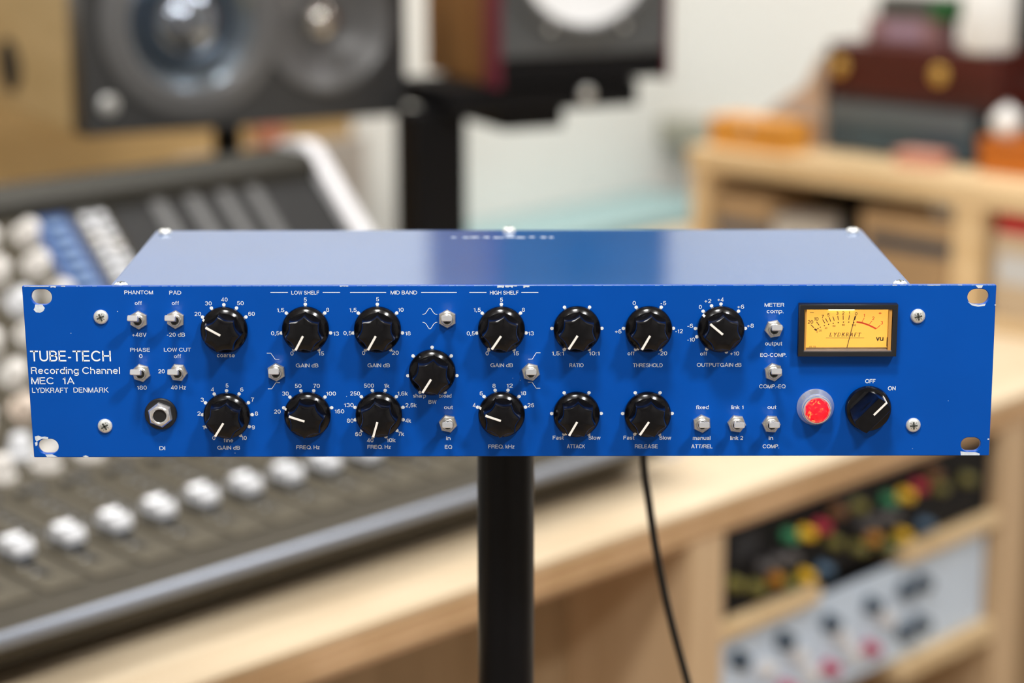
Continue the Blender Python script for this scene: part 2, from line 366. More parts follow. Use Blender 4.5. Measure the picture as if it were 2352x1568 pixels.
btn_me = me_box(-.006, .006, -.004, .004, 0, .005, bev=.001); wide_me = me_box(-.009, .009, -.004, .004, 0, .005, bev=.001)
for k in range(-13, 14):
    s = -.402 + .0462*k + .0462*0
    if s > CS1-.02 or s < CS0+.03: continue
    st = on_flat('channel_panel', strip_me, CONSP, s, .272)
    box('fader_slot', HOLE, st, -.0042, .0042, -.13, .02, .002, .0026)
    for q in range(9): obj('scale_mark', tick_me, CAPW, st, (0, -.12+.0165*q, 0))
    f = on_flat('fader_cap', cap_me, CAPW, s, .186 + random.uniform(-.002, .002), .002)
    obj('cap_skirt', skirt_me, CAPD, f); obj('cap_line', line_me, CAPD, f)
    for q in range(2): on_flat('button', btn_me, [CONSD, GREYST][q], s-.007+.014*q, .305, .002)
    if k % 2 == 0: on_flat('panel_screw', me_lathe([(.004, 0), (.004, .001), (.002, .002), (0, .002)], 12), CHEEK, s, .132, 0)
    if s < -.10:
        for q in range(2): on_flat('knob', kn_me, [CREAM, CAPW][q], s, .350+.04*q, .002)
        on_slope('slope_panel', slope_me, CONSP, s, 0)
        for q in range(6):
            mt = CREAM if (q+k) % 4 else ([TEALK, PEACH, CAPW][(q*3+k) % 3])
            on_slope('knob', kn_me, mt, s + (.004 if q % 2 else -.004), .028+.038*q, .0018)
on_slope('blue_panel', me_box(-.0215, .0215, .004, .245, 0, .002, bev=.0005), BLUEST, -.083, 0)['label'] = 'blue control strip'
for q in range(15): on_slope('button', wide_me, PALEB, -.083, .02+.0145*q, .002)
on_slope('button_panel', me_box(-.018, .018, .004, .245, 0, .002, bev=.0005), GREYST, -.036, 0)
for q in range(18):
    for e in (-.0085, .0085): on_slope('button', btn_me, CAPW if (q+int(e > 0)) % 5 else CREAM, -.036+e, .014+.0125*q, .002)
on_slope('meter_panel', me_box(-.140, .140, .004, .250, 0, .0015, bev=.0004), mat('meter_dark', (0.022, 0.022, 0.022), 0.6, spec=0.25), .130, 0)
for s in (.050, .095, .137, .178): on_slope('level_meter', me_box(-.009, .009, .03, .238, .0015, .004, bev=.001), GREYST, s, 0)

# ================================================================== left studio monitor on its stand
def speaker_frame(name, label, cat, loc, deg): return thing(name, label, cat, loc, math.radians(deg))
def driver(parent, name, prof, mt, x, z, y=0.0, n=56):
    o = obj(name, me_lathe(prof, n, 40, False), mt, parent); o.matrix_local = Matrix.Translation((x, y, z)) @ Matrix.Rotation(PI/2, 4, 'X'); return o
mon = speaker_frame('studio_monitor', 'wide black-fronted studio monitor with wooden side, lying above the mixing console', 'loudspeaker', (-0.46775, 1.35, ZP-0.0713), 28)
def circ(cx, cz_, r, n=48): return [(cx+r*math.cos(2*PI*i/n), cz_+r*math.sin(2*PI*i/n)) for i in range(n)]
def baffle(parent, mt, x0, x1, z0, z1, y0, y1, holes_):
    me = curve_mesh([[(x0, z0), (x1, z0), (x1, z1), (x0, z1)]] + [circ(*h) for h in holes_], (y1-y0)/2-.002, .002)
    for v in me.vertices: v.co = Vector((v.co.x, (y0+y1)/2 - v.co.z, v.co.y))
    return obj('baffle', finish(me, None), mt, parent)
box('cabinet', SPKWOOD, mon, 0.0, 0.40, 0.045, 0.42, 0.0, 0.237, bev=.003)
baffle(mon, BAFFLE, 0.0, 0.40, 0.0, 0.237, 0.0, 0.0445, [(.130, .122, .090), (.297, .116, .075)])
wf = driver(mon, 'woofer_surround', [(.108, 0), (.108, .004), (.104, .006), (.098, .0075), (.090, .006), (.083, .009), (.076, .006), (.074, 0)], SURR, .130, .122)
obj('woofer_cone', me_lathe([(.075, .003), (.066, -.006), (.057, -.016), (.048, -.026)], 56, 60, False), CONEB, wf)
obj('dust_cap', me_lathe([(.0485, -.026), (.046, -.014), (.038, -.002), (.026, .006), (.013, .0105), (0, .012)], 56, 60, False), CAPB, wf)
tw = driver(mon, 'tweeter_waveguide', [(.082, 0), (.082, .005), (.076, .007), (.068, .002), (.052, -.012), (.036, -.022), (.027, -.024)], SURR, .297, .116)
obj('tweeter_dome', me_lathe([(.027, -.024), (.025, -.013), (.019, -.004), (.011, .001), (0, .003)], 40, 60, False), DOME, tw)
driver(mon, 'badge', [(.011, 0), (.011, .002), (.009, .003), (0, .003)], SILVER, .029, .034)
for x in (.018, .382):
    for z in (.018, .217):
        if not (x < .1 and z < .1): driver(mon, 'screw', [(.004, 0), (.003, .0015), (0, .0018)], BLACKM, x, z, n=14)
hr = [(0.297 + .05*math.cos(2*PI*i/28)*(1), .052 + .033*math.sin(2*PI*i/28)) for i in range(28)]
obj('handle_recess', me_prism(hr, -0.001, 0.0025, 'x'), HOLE, mon)['label'] = 'dark oval recess in the wooden side'
ms = thing('speaker_stand', 'black stand with a thin neck under the wide studio monitor', 'speaker stand', (-0.34, 1.60, ZP-0.36), math.radians(28))
obj('base', me_lathe([(.07, 0), (.07, .008), (.06, .012), (0, .012)], 36), BLACKM, ms)
obj('neck', me_lathe([(.017, .012), (.017, .275)], 24), BLACKM, ms)
box('top_plate', BLACKM, ms, -.09, .09, -.07, .07, .275, .2884, bev=.002)

# ================================================================== middle monitor with white cone on its stand
nm = speaker_frame('studio_monitor', 'upright dark monitor with brown veneer side and white woofer cone', 'loudspeaker', (-0.00428, 1.45, ZP-0.0291), 25)
NH = .47
box('cabinet', BROWN, nm, 0.0, .225, .040, .215, 0, NH, bev=.002)
baffle(nm, BAFFLE2, 0.003, .222, .034, NH-.003, .0, .0395, [(.1125, .158, .095), (.1125, .36, .026)])
box('lower_band', BLACKM, nm, 0.003, .222, .002, .039, .003, .0338)  # black band along the foot of the baffle
box('edge_trim', mat('wine_red_edge', (0.13, 0.014, 0.03), 0.4), nm, -.0015, .003, -.0008, .040, 0, NH)
box('edge_trim', mat('wine_red_edge', (0.13, 0.014, 0.03), 0.4), nm, .222, .2265, -.0008, .040, 0, NH)
wr = driver(nm, 'woofer_frame', [(.110, 0), (.110, .003), (.106, .005), (.096, .005), (.094, 0)], BAFFLE2, .1125, .158)
obj('woofer_surround', me_lathe([(.096, .003), (.092, .007), (.088, .003)], 56, 60, False), SURR, wr)
obj('woofer_cone', me_lathe([(.089, .003), (.07, -.008), (.045, -.022), (.034, -.028), (.031, -.024), (.018, -.016), (0, -.013)], 56, 60, False), CONEW, wr)
for a in (-118, -62, 118, 62): obj('screw', me_lathe([(.0045, .004), (.004, .0065), (0, .007)], 16), SILVER, wr, (.1035*math.cos(math.radians(a)), .1035*math.sin(math.radians(a)), 0))
tw2 = driver(nm, 'tweeter_ring', [(.05, 0), (.05, .004), (.04, .006), (.022, .001)], BAFFLE, .1125, .36)
obj('tweeter_dome', me_lathe([(.022, .001), (.016, .008), (0, .011)], 32, 60, False), BLACKM, tw2)
sd = thing('speaker_stand', 'tall black column stand carrying the monitor with the white cone', 'speaker stand', (-0.00428, 1.45, ZP-0.36), math.radians(25))
box('base_plate', BLACKM, sd, -.08, .10, .04, .20, 0, .012, bev=.002)
box('column', BLACKM, sd, -.085, -.018, .05, .115, .012, .300, bev=.004)
box('top_plate', BLACKM, sd, -.055, .19, .01, .165, .300, .3309, bev=.003)
box('bracket', BLACKM, sd, .02, .10, .03, .20, .276, .300, bev=.003)
driver(sd, 'clamp_bolt', [(.008, 0), (.008, .006), (.005, .008), (0, .008)], SILVER, .118, .318, .01, 20)

# ================================================================== wooden shelf unit on the desk
sh = thing('shelf_unit', 'low wooden shelf unit with two open bays on the right of the desk', 'shelf', R(1.05, 0, -0.36))
def sbox(name, mt, t0, t1, z0, z1, s0=0.0, s1=0.29, bev=.0015): return box(name, mt, sh, s0, s1, t0, t1, z0+.36, z1+.36, bev=bev)
sbox('top_board', SHELFW, -.06, .695, -.203, -.172, -.004)
sbox('bottom_board', SHELFW, -.06, .695, -.36, -.342)
sbox('upright', SHELFW, .662, .690, -.342, -.203); sbox('upright', SHELFW, .215, .258, -.342, -.203); sbox('upright', SHELFW, -.055, -.027, -.342, -.203)
sbox('back_panel', CONSD, -.055, .690, -.342, -.203, .275, .284)
# things in the bays
def sitem(name, label, cat, s, t, z): return thing(name, label, cat, R(s, t, z))
TANB = mat('tan_card', (0.42, 0.28, 0.15), 0.7, noise=(20, 0.08)); SLATE = mat('slate_band', (0.08, 0.11, 0.15), 0.5)
a = sitem('gear_case', 'tan box with a slate stripe at the far left end of the open bay', 'box', 1.066, .610, -.342)
box('case', TANB, a, 0, .12, -.047, .047, 0, .108, bev=.002); box('stripe', SLATE, a, -.001, .001, -.047, .047, .052, .070)
a = sitem('gear_case', 'pale flat carton beside the tan box in the open bay', 'box', 1.066, .512, -.342)
box('case', mat('pale_card', (0.62, 0.60, 0.57), 0.7), a, 0, .12, -.046, .044, 0, .085, bev=.002); box('lid_flap', mat('pale_card2', (0.50, 0.48, 0.45), 0.7), a, -.001, .001, -.046, .044, .070, .085)
a = sitem('gear_case', 'small black device standing in the middle of the open bay', 'device', 1.09, .440, -.342)
box('body', BLACKM, a, 0, .09, -.022, .022, 0, .10, bev=.003); face_knob(a, 'knob', 0, .06, .006, .01, GREYST).matrix_local = Matrix.Translation((0, 0, .06)) @ Matrix.Rotation(-PI/2, 4, 'Y')
a = sitem('gear_case', 'tan case with a dark blue band at the right end of the open bay', 'box', 1.066, .337, -.342)
box('case', TANB, a, 0, .12, -.074, .074, 0, .112, bev=.002); box('band', mat('navy_band', (0.025, 0.045, 0.075), 0.5), a, -.001, .001, -.072, .060, .064, .083)
tp = obj('tape_roll', me_lathe([(.007, -.008), (.0145, -.008), (.0145, .008), (.007, .008), (.007, -.008)], 28, 30, False), mat('tape_grey', (0.42, 0.44, 0.46), 0.5))
tp.matrix_world = Matrix.Translation(R(1.085, .292, -.342+.112+.0145)) @ Matrix.Rotation(ANG, 4, 'Z') @ Matrix.Rotation(PI/2, 4, 'Y')
tag(tp, 'grey tape roll standing on the tan case with the dark blue band', 'tape')
a = sitem('carton', 'pale carton with a grey printed label in the right-hand bay', 'box', 1.062, .105, -.342)
box('carton_body', mat('beige_card', (0.56, 0.44, 0.30), 0.7), a, 0, .13, -.09, .10, 0, .108, bev=.002); box('label_patch', mat('pale_label', (0.58, 0.60, 0.62), 0.6), a, -.001, .001, -.08, .092, .045, .082)
a = sitem('carton', 'flat bright red box lying on the pale carton in the right-hand bay', 'box', 1.064, .105, -.234)
box('carton_body', mat('red_box', (0.52, 0.012, 0.016), 0.5), a, 0, .12, -.085, .096, 0, .026, bev=.002); box('lid_seam', mat('dark_red', (0.22, 0.005, 0.008), 0.5), a, -.0008, .0008, -.085, .096, .016, .0175)
# things on top
ZT = -.172
a = sitem('wooden_box', 'light orange wooden box with a lid on the left end of the shelf unit', 'box', 1.073, .612, ZT)
box('box_body', ORANGEW, a, 0, .06, -.066, .066, 0, .030, bev=.002); box('lid', ORANGEW, a, -.002, .062, -.068, .068, .031, .042, bev=.003)
box('clasp', SILVER, a, -.003, -.001, -.006, .006, .024, .036)
a = sitem('folded_sleeve', 'crumpled brown paper sleeve leaning behind the light orange box', 'paper', 1.145, .600, ZT)
obj('sheet', me_prism([(-.065, 0), (.07, 0), (.06, .02), (.02, .055), (-.03, .085), (-.06, .135)], 0, .03, 'x'), mat('kraft', (0.50, 0.37, 0.27), 0.8, noise=(30, 0.15)), a)
box('fold', mat('kraft_grey', (0.40, 0.38, 0.37), 0.8), a, -.004, 0, -.05, .02, .03, .055)
a = sitem('audio_device', 'slate blue-grey metal device lying flat under the dark red case', 'device', 1.15, .415, ZT)
box('body', mat('slate_metal', (0.045, 0.080, 0.105), 0.5, noise=(30, 0.1)), a, 0, .11, -.118, .118, .004, .072, bev=.002)
box('front_panel', mat('slate_light', (0.11, 0.135, 0.15), 0.5), a, -.002, 0, -.116, .116, .044, .070)
for t in (-.1, .1):
    for s in (.015, .095): obj('foot', me_lathe([(.008, 0), (.008, .004)], 14), RUBBER, a, (s, t, 0))
a = sitem('wooden_case', 'dark red mahogany case with two brass knobs on the slate device', 'case', 1.152, .400, ZT+.072)
box('case_body', REDW, a, 0, .11, -.135, .135, 0, .078, bev=.002); box('plinth', mat('dark_plinth', (0.03, 0.012, 0.012), 0.5), a, -.002, 0, -.135, .135, 0, .012)
BRASS = mat('brass', (0.72, 0.46, 0.12), 0.35, 0.8)
for t in (.110, -.050):
    k = obj('brass_knob', me_lathe([(.009, 0), (.009, .003), (.012, .005), (.012, .009), (.008, .012), (0, .0125)], 24), BRASS, a); k.matrix_local = Matrix.Translation((0, t, .047)) @ Matrix.Rotation(-PI/2, 4, 'Y')
a = sitem('small_carton', 'small faded pink and brown carton on top of the dark red case', 'box', 1.18, .432, ZT+.15)
box('carton_body', mat('pinkish_card', (0.25, 0.13, 0.13), 0.6, noise=(60, 0.5)), a, 0, .05, -.055, .06, 0, .036, bev=.002); box('print_panel', mat('mauve_print', (0.36, 0.24, 0.31), 0.6), a, -.001, 0, -.03, .03, .008, .030)
a = sitem('small_carton', 'small dark box with a green edge stacked on the faded pink carton', 'box', 1.18, .42, ZT+.186)
box('carton_body', mat('charcoal_card', (0.07, 0.07, 0.065), 0.6), a, 0, .05, -.052, .055, 0, .03, bev=.002); box('green_edge', mat('green_print', (0.01, 0.10, 0.02), 0.6), a, -.001, .049, -.053, -.030, .001, .029)
a = sitem('jar', 'tall white cylindrical jar on the right end of the dark red case', 'jar', 1.185, .302, ZT+.15)
WCER = mat('white_ceramic', (0.78, 0.78, 0.76), 0.35)
obj('jar_body', me_lathe([(0, 0), (.031, 0), (.035, .004), (.036, .02), (.036, .085), (.033, .09), (.030, .09)], 32), WCER, a)
obj('lid', me_lathe([(.034, .0905), (.034, .098), (.030, .101), (0, .102)], 32), WCER, a)
a = sitem('wooden_box', 'deep orange wooden box under the white round pot', 'box', 1.125, .205, ZT)
box('box_body', ORANGE2, a, 0, .07, -.08, .066, 0, .034, bev=.002); box('lid', ORANGE2, a, -.002, .072, -.082, .068, .035, .046, bev=.003)
a = sitem('round_pot', 'white round pot standing on the deep orange wooden box', 'pot', 1.150, .247, ZT+.046)
obj('pot_body', me_lathe([(0, 0), (.012, 0), (.018, .006), (.021, .016), (.019, .027), (.012, .034), (.010, .034)], 28), WCER, a); obj('lid', me_lathe([(.012, .0342), (.009, .038), (.003, .040), (.003, .043), (0, .044)], 24), WCER, a)
a = sitem('audio_device', 'tall black device with pale knobs at the right end of the shelf unit', 'device', 1.275, .215, ZT)
box('body', BLACKM, a, 0, .06, -.14, .122, 0, .30, bev=.004)
for t, z in ((.096, .102), (.04, .102), (-.02, .102), (.04, .16)):
    k = obj('knob', me_lathe([(.012, 0), (.011, .012), (.008, .015), (0, .015)], 20), SILVER, a); k.matrix_local = Matrix.Translation((0, t, z)) @ Matrix.Rotation(-PI/2, 4, 'Y')
a = sitem('small_box', 'small flat pink box lying in front of the slate device', 'box', 1.100, .352, ZT)
box('box_body', mat('salmon', (0.62, 0.28, 0.20), 0.6), a, 0, .035, -.032, .032, 0, .013, bev=.001); box('lid', mat('salmon_lid', (0.66, 0.33, 0.25), 0.6), a, -.001, .036, -.033, .033, .0135, .020, bev=.001)

a = thing('low_cabinet', 'low pale teal cabinet along the white wall behind the desk', 'cabinet', R(1.27, 1.24, FZ))
PT = mat('pale_teal', (0.33, 0.49, 0.50), 0.5)
box('cabinet_body', PT, a, -.12, .46, -.10, .10, .05, ZP-.41, bev=.003); box('cabinet_top', PT, a, -.125, .465, -.105, .105, ZP-.409, ZP-.39, bev=.003)
for q in range(2): d = box('door', PT, a, -.115+.287*q, .165+.287*q, -.112, -.101, .06, ZP-.42, bev=.002); box('handle', SILVER, d, .02+.287*q, .03+.287*q, -.122, -.112, .5, .6)
box('plinth', BLACKM, a, -.11, .45, -.09, .09, 0, .05)
cd = obj('hanging_cable', me_tube(spline([R(.985, 1.342, .05), R(.985, 1.342, -.15), R(.99, 1.342, -.3), R(.985, 1.342, -.6)]), .003, 8), mat('grey_cord', (0.2, 0.18, 0.16), 0.6))
tag(cd, 'thin dark cord hanging down the edge of the tan panelling', 'cord')
rl = sitem('wall_plate', 'small red plate on the tan wooden panelling', 'plate', .80, 1.318, -.185)
box('plate', mat('red_plate', (0.48, 0.18, 0.10), 0.5), rl, -.03, .03, -.006, 0, -.02, .02, bev=.002)
for x in (-.024, .024): box('screw', SILVER, rl, x-.002, x+.002, -.007, -.006, -.002, .002)

# ================================================================== stand pole and cable of the blue unit
st = thing('equipment_stand', 'black round pole stand carrying the blue rack unit', 'stand', (-.0024, .09, 0), 0)
BZ = ZP - .0435                          # underside of the chassis
obj('pole', me_lathe([(.0157, .03), (.0157, BZ-.005)], 40, 40), POLE, st)
obj('lower_tube', me_lathe([(.020, .02), (.020, .55), (.0165, .552)], 40, 40), POLE, st)
obj('collar', me_lathe([(.026, .53), (.026, .575), (.022, .58)], 32, 40), BLACKP, st)
box('top_plate', BLACKM, st, -.09, .09, -.035, .065, BZ-.005, BZ-.0003, bev=.001)
for k in range(3):
    a = 2*PI*k/3 + .5; d = Vector((math.cos(a), math.sin(a), 0))
    g = obj('leg', me_tube([d*.018 + Vector((0, 0, .22)), d*.30 + Vector((0, 0, .015))], .011, 14), POLE, st)
    obj('rubber_foot', me_lathe([(.015, 0), (.016, .012), (.013, .028)], 16), RUBBER, g, d*.30)
    obj('brace', me_tube([d*.018 + Vector((0, 0, .06)), d*.19 + Vector((0, 0, .10))], .006, 10), POLE, st)
cpts = [(.079, .166, ZP-.02), (.0795, .185, ZP-.045), (.081, .198, ZP-.104), (.0846, .20, ZP-.1316), (.0904, .20, ZP-.1677), (.0990, .20, ZP-.2072), (.1105, .20, ZP-.2495), (.135, .20, ZP-.34), (.17, .20, ZP-.55), (.19, .19, .30), (.21, .18, .05), (.26, .16, .006), (.42, .05, .005), (.60, -.1, .005)]
ca = thing('power_cable', 'black cable hanging from the back of the blue rack unit', 'cable', (.079, .166, 0), 0)
obj('cord', me_tube([p - Vector((.079, .166, 0)) for p in spline(cpts)], .0024, 10), RUBBER, ca)
pg = obj('plug', me_lathe([(.007, 0), (.007, .012), (.004, .022), (.003, .026)], 16), BLACKP, ca); pg.matrix_local = Matrix.Translation((0, -.003, ZP-.02)) @ Matrix.Rotation(-PI/2, 4, 'X')

# ================================================================== the blue rack unit
unit = thing('rack_channel_unit', 'blue rack recording unit with black fluted knobs and a glowing meter', 'audio unit', (0, 0, ZP-.0441), 0)
LZ = .0441                              # local height of the faceplate centre
def pm(px, py, Y=0.0):                  # a point of the faceplate (plane Y) measured on the photograph, in unit-local metres
    d = ray(px, py); t = (Y - CC.y)/d.y; p = CC + d*t
    return (p.x, p.z - ZP + LZ)
RX = Matrix.Rotation(PI/2, 4, 'X')      # mesh z -> out of the faceplate, mesh x,y -> panel x,z
def front(o, px, py, ang=0.0, Y=0.0):
    x, z = pm(px, py); o.matrix_local = Matrix.Translation((x, Y, z)) @ RX @ Matrix.Rotation(math.radians(ang), 4, 'Z'); return o
def obround(cx, cz, w, h, n=12):
    r = h/2; e = w/2 - r; out = []
    for i in range(n+1): a = -PI/2 + PI*i/n; out.append((cx+e+r*math.cos(a), cz+r*math.sin(a)))
    for i in range(n+1): a = PI/2 + PI*i/n; out.append((cx-e+r*math.cos(a), cz+r*math.sin(a)))
    return out
cor = [pm(78, 1050), pm(2272, 1046), pm(2289, 654), pm(50, 657)]
def rounded(c, r=.0006, n=3):
    out = []
    for i in range(4):
        p = Vector(c[i]); a = (Vector(c[i-1])-p).normalized(); b = (Vector(c[(i+1) % 4])-p).normalized()
        for k in range(n+1):
            q = k/n; out.append(tuple(p + a*r*(1-q)**2 + b*r*q**2))
    return out
holes = [obround(*pm(95, 682), .0104, .0079), obround(*pm(111, 1025), .0102, .0078), obround(*pm(2247, 681.5), .0107, .0080), obround(*pm(2230, 1020.5), .0101, .0073)]
me = curve_mesh([rounded(cor)] + holes, .0015-.00035, .00035)
for v in me.vertices: v.co = Vector((v.co.x, .0015 - v.co.z, v.co.y))
finish(me, None)
face = obj('faceplate', me, BLUE, unit)
HB = .1996
ch = box('chassis', BLUE_TOP, unit, -HB, HB, .0032, .162, LZ-.0435, LZ+.0410, bev=.0008)
cover = box('top_cover', BLUE_TOP, unit, -HB-.0004, HB+.0004, .0034, .1625, LZ+.0411, LZ+.0419, bev=.0003)
for x in (-HB-.0004, HB+.0004): box('cover_flange', BLUE_TOP, cover, x-.0004, x+.0004, .0036, .1622, LZ+.026, LZ+.0418)
rnd = random.Random(12)
for x, w_ in ((-.031, .0016), (-.0245, .0022), (-.0195, .003), (-.013, .0024), (-.0065, .0034), (.0005, .003), (.0065, .0028), (.0125, .0016), (.019, .0022), (.0235, .0014)):
    y_ = .1400 + rnd.uniform(-.001, .001)
    obj('paint_chip', me_from([(x+w_*(1+rnd.uniform(-.3, .3))*math.cos(2*PI*i/10), y_+.0012*(1+rnd.uniform(-.4, .4))*math.sin(2*PI*i/10), LZ+.04195) for i in range(10)], [tuple(range(10))]), CHIP, cover)  # small pale marks across the rear middle of the cover
# bare metal chips in the paint
def chip(poly_px, Y=-.00005):
    m2 = curve_mesh([[pm(x, y) for x, y in poly_px]], 0)
    for v in m2.vertices: v.co = Vector((v.co.x, Y, v.co.y))
    return obj('paint_chip', m2, CHIP, face)
def blob(cx, cy, rx, ry, seed, n=18):
    rnd = random.Random(seed); return [(cx+rx*(1+rnd.uniform(-.22, .22))*math.cos(2*PI*i/n), cy-ry*(1+rnd.uniform(-.22, .22))*math.sin(2*PI*i/n)) for i in range(n)]
chip([(81, 699), (97, 699), (103, 707), (100, 714), (92, 718), (83, 717), (77, 711), (80, 705)])
chip([(80, 1002), (88, 1000), (96, 1003), (103, 1002), (111, 1004), (110, 1008), (98, 1007), (90, 1010), (84, 1014), (81, 1009)])
chip([(80, 1016), (86, 1014), (86, 1022), (82, 1024)]); chip([(104, 1043.5), (120, 1043), (132, 1048.5), (108, 1049)])
chip([(190, 1047.5), (197, 1045), (204, 1048.5), (196, 1049.5)]); chip([(69, 1042), (76, 1046), (78, 1049), (70, 1049)])
chip([(2240, 654.8), (2258, 654.8), (2255, 661), (2247, 661.5)]); chip([(2222, 692), (2232, 697), (2250, 700), (2264, 697), (2262, 702), (2246, 704), (2232, 701)], -.00004)
chip([(2206, 1036), (2220, 1038), (2240, 1038), (2250, 1041), (2250, 1045), (2207, 1045)])
for x0, x1, h, sd_ in ((1142, 1158, 6, 1), (1160, 1178, 5, 2), (1178, 1188, 3, 3), (1202, 1216, 6, 4), (56, 112, 1.6, 5), (116, 128, 4, 6), (140, 150, 2, 7), (780, 800, 2.4, 8), (2050, 2060, 2, 9), (2130, 2160, 1.8, 10), (2200, 2210, 1.5, 11)):
    yb = 656.8 - (x0-50)/2239*3; rnd = random.Random(sd_); n = 7
    chip([(x0, yb-.4), (x1, yb-.4)] + [(x1-(x1-x0)*i/n, yb+h*rnd.uniform(.55, 1)) for i in range(n+1)])
for x, y, r, sd_ in ((2286, 700, 1.4, 1), (270, 715, .9, 2), (540, 1040, .7, 3), (1178, 868, .6, 4), (163, 765, .8, 5), (900, 985, .6, 6), (2178, 920, .7, 7), (2096, 1030, .6, 8), (1195, 873, .6, 9), (2270, 1008, 1.6, 10), (796, 910, .7, 11)): chip(blob(x, y, r*1.3, r, sd_, 10))

lit_wear = []; x = 56.0; rnd = random.Random(31)
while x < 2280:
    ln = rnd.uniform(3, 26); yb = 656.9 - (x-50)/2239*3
    if rnd.random() < .8: lit_wear.append((pm(x, yb-.1), pm(min(x+ln, 2286), yb-.1-ln/2239*3), rnd.uniform(.5, 1.5)/4600))
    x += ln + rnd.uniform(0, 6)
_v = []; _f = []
for p, q, wd in lit_wear:
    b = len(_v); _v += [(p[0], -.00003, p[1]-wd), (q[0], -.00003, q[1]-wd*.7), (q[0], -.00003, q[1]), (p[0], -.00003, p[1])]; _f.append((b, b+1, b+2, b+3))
obj('lit_edge_wear', me_from(_v, _f), mat('lit_worn_edge', (0.30, 0.48, 0.70), 0.5), face)  # pale blue line paints the lit top edge together with its wear
# ---- screws
def cross_screw(r):
    return me_lathe([(r*1.0, 0), (r, .0004), (r*.93, .0010), (r*.7, .00155), (r*.35, .0018), (0, .00185)], 32, 50)
slot_bar = {}
def screw(px, py, ang):
    o = front(obj('screw', SCREW_ME, ZINC, unit), px, py, ang)
    for k in range(2):
        b = obj('cross_recess', CROSS_ME, mat('recess_dark', (0.10, 0.11, 0.10), 0.5, 0.6), o); b.rotation_euler = (0, 0, k*PI/2)
    for k in range(2):
        b = obj('star_line', STAR_ME, mat('recess_mid', (0.30, 0.31, 0.30), 0.4, 0.8), o); b.rotation_euler = (0, 0, PI/4 + k*PI/2)
SCREW_ME = cross_screw(.0037); CROSS_ME = me_box(-.0019, .0019, -.00045, .00045, .0012, .00192, bev=.0001); STAR_ME = me_box(-.0022, .0022, -.00012, .00012, .0012, .00185)
for px, py, a in ((232, 727.5, 22), (2108, 725.5, 12), (241.5, 977.5, 30), (2097.5, 975.5, 5)): screw(px, py, a)
pan = me_lathe([(.0036, 0), (.0036, .0006), (.0033, .0016), (.0024, .0023), (.001, .0026), (0, .0026)], 28, 50)
for x, y in ((-.1945, .0085), (.1945, .0085), (-.1945, .1545), (.1945, .1545), (0, .1585)):
    s = obj('cover_screw', pan, ZINC, unit, (x, y, LZ+.0419))
    b = obj('cross_recess', CROSS_ME, MATS['recess_dark'], s, (0, 0, .0008)); b2 = obj('cross_recess', CROSS_ME, MATS['recess_dark'], s, (0, 0, .0008)); b2.rotation_euler = (0, 0, PI/2)

# ---- fluted knobs
N7 = 7
def flute(rc, dip, n=10):
    out = []
    for k in range(N7):
        for i in range(n):
            x = i/n; out.append((k + x, rc*(1 - dip*math.sin(PI*x)**0.85)))
    return out
def ringf(rc, dip, h): return [(r*math.cos(2*PI*a/N7), r*math.sin(2*PI*a/N7), h) for a, r in flute(rc, dip)]
mm = .001
KBODY = me_loft([ringf(9.9*mm, .13, 4.2*mm), ringf(9.7*mm, .17, 6*mm), ringf(9.5*mm, .19, 10*mm), ringf(9.35*mm, .19, 12.6*mm), ringf(9.15*mm, .188, 13.6*mm), ringf(8.7*mm, .18, 14.2*mm), ringf(7.6*mm, .15, 14.6*mm), ringf(5*mm, .06, 14.8*mm), ringf(2*mm, 0, 14.85*mm)], 28)
KSKIRT = me_lathe([(10.8*mm, .6*mm), (11.6*mm, .8*mm), (11.75*mm, 1.4*mm), (11.7*mm, 3.0*mm), (11.4*mm, 3.6*mm), (10.4*mm, 4.5*mm), (9.2*mm, 5.3*mm), (5*mm, 5.5*mm), (0, 5.5*mm)], 64, 30)
KLINE = me_box(.4*mm, 8.5*mm, -.55*mm, .55*mm, 14.0*mm, 14.95*mm, bev=.0001)
KMARK = me_prism([(10.15*mm, 4.5*mm), (11.3*mm, 3.85*mm), (11.82*mm, 3.0*mm), (11.82*mm, 1.6*mm), (11.3*mm, 1.6*mm), (10.1*mm, 4.0*mm)], -.6*mm, .6*mm, 'y')
def dot_mesh(angs, r=.01245, rd=.00088, n=14):
    v = []; f = []
    for a in angs:
        cx, cy = r*math.cos(math.radians(a)), r*math.sin(math.radians(a)); b = len(v)
        v += [(cx+rd*math.cos(2*PI*i/n), cy+rd*math.sin(2*PI*i/n), .00008) for i in range(n)]; f.append(tuple(range(b, b+n)))
    return me_from(v, f, 'dots')
A30 = [240-30*k for k in range(11)]; A50 = [240-50*k for k in range(7)]; A60 = [240-60*k for k in range(6)]
dials = [(516, 755.7, 151, [150, 120, 90, 60, 30]), (522.2, 952, 238, A30), (702.6, 754.6, 242, A50), (707.1, 950.2, 162, [165, 135, 105, 75, 45, 15]),
         (867.6, 754.6, 241, A50), (870.8, 949.4, 254, [255-30*k for k in range(12)]), (993, 852.7, 238, A50), (1151.7, 754.7, 236, A50),
         (1152.1, 948.9, 161, [165, 135, 105, 75, 45, 15]), (1325, 753.8, 238, A60), (1489.3, 753.8, 241, A60), (1324, 949.2, 241, A60),
         (1486.9, 949.2, 237, A60), (1654.7, 753.9, 140, [238, 200, 180, 135, 112, 90, 45, 0, -75])]
for px, py, a, ds in dials:
    k = front(obj('knob', KBODY, KNOB, unit), px, py, a)
    obj('skirt', KSKIRT, KNOB, k); obj('pointer_line', KLINE, POINTER, k); obj('skirt_mark', KMARK, POINTER, k)
    front(obj('dial_marks', dot_mesh(ds), PRINT, face), px, py, 0)
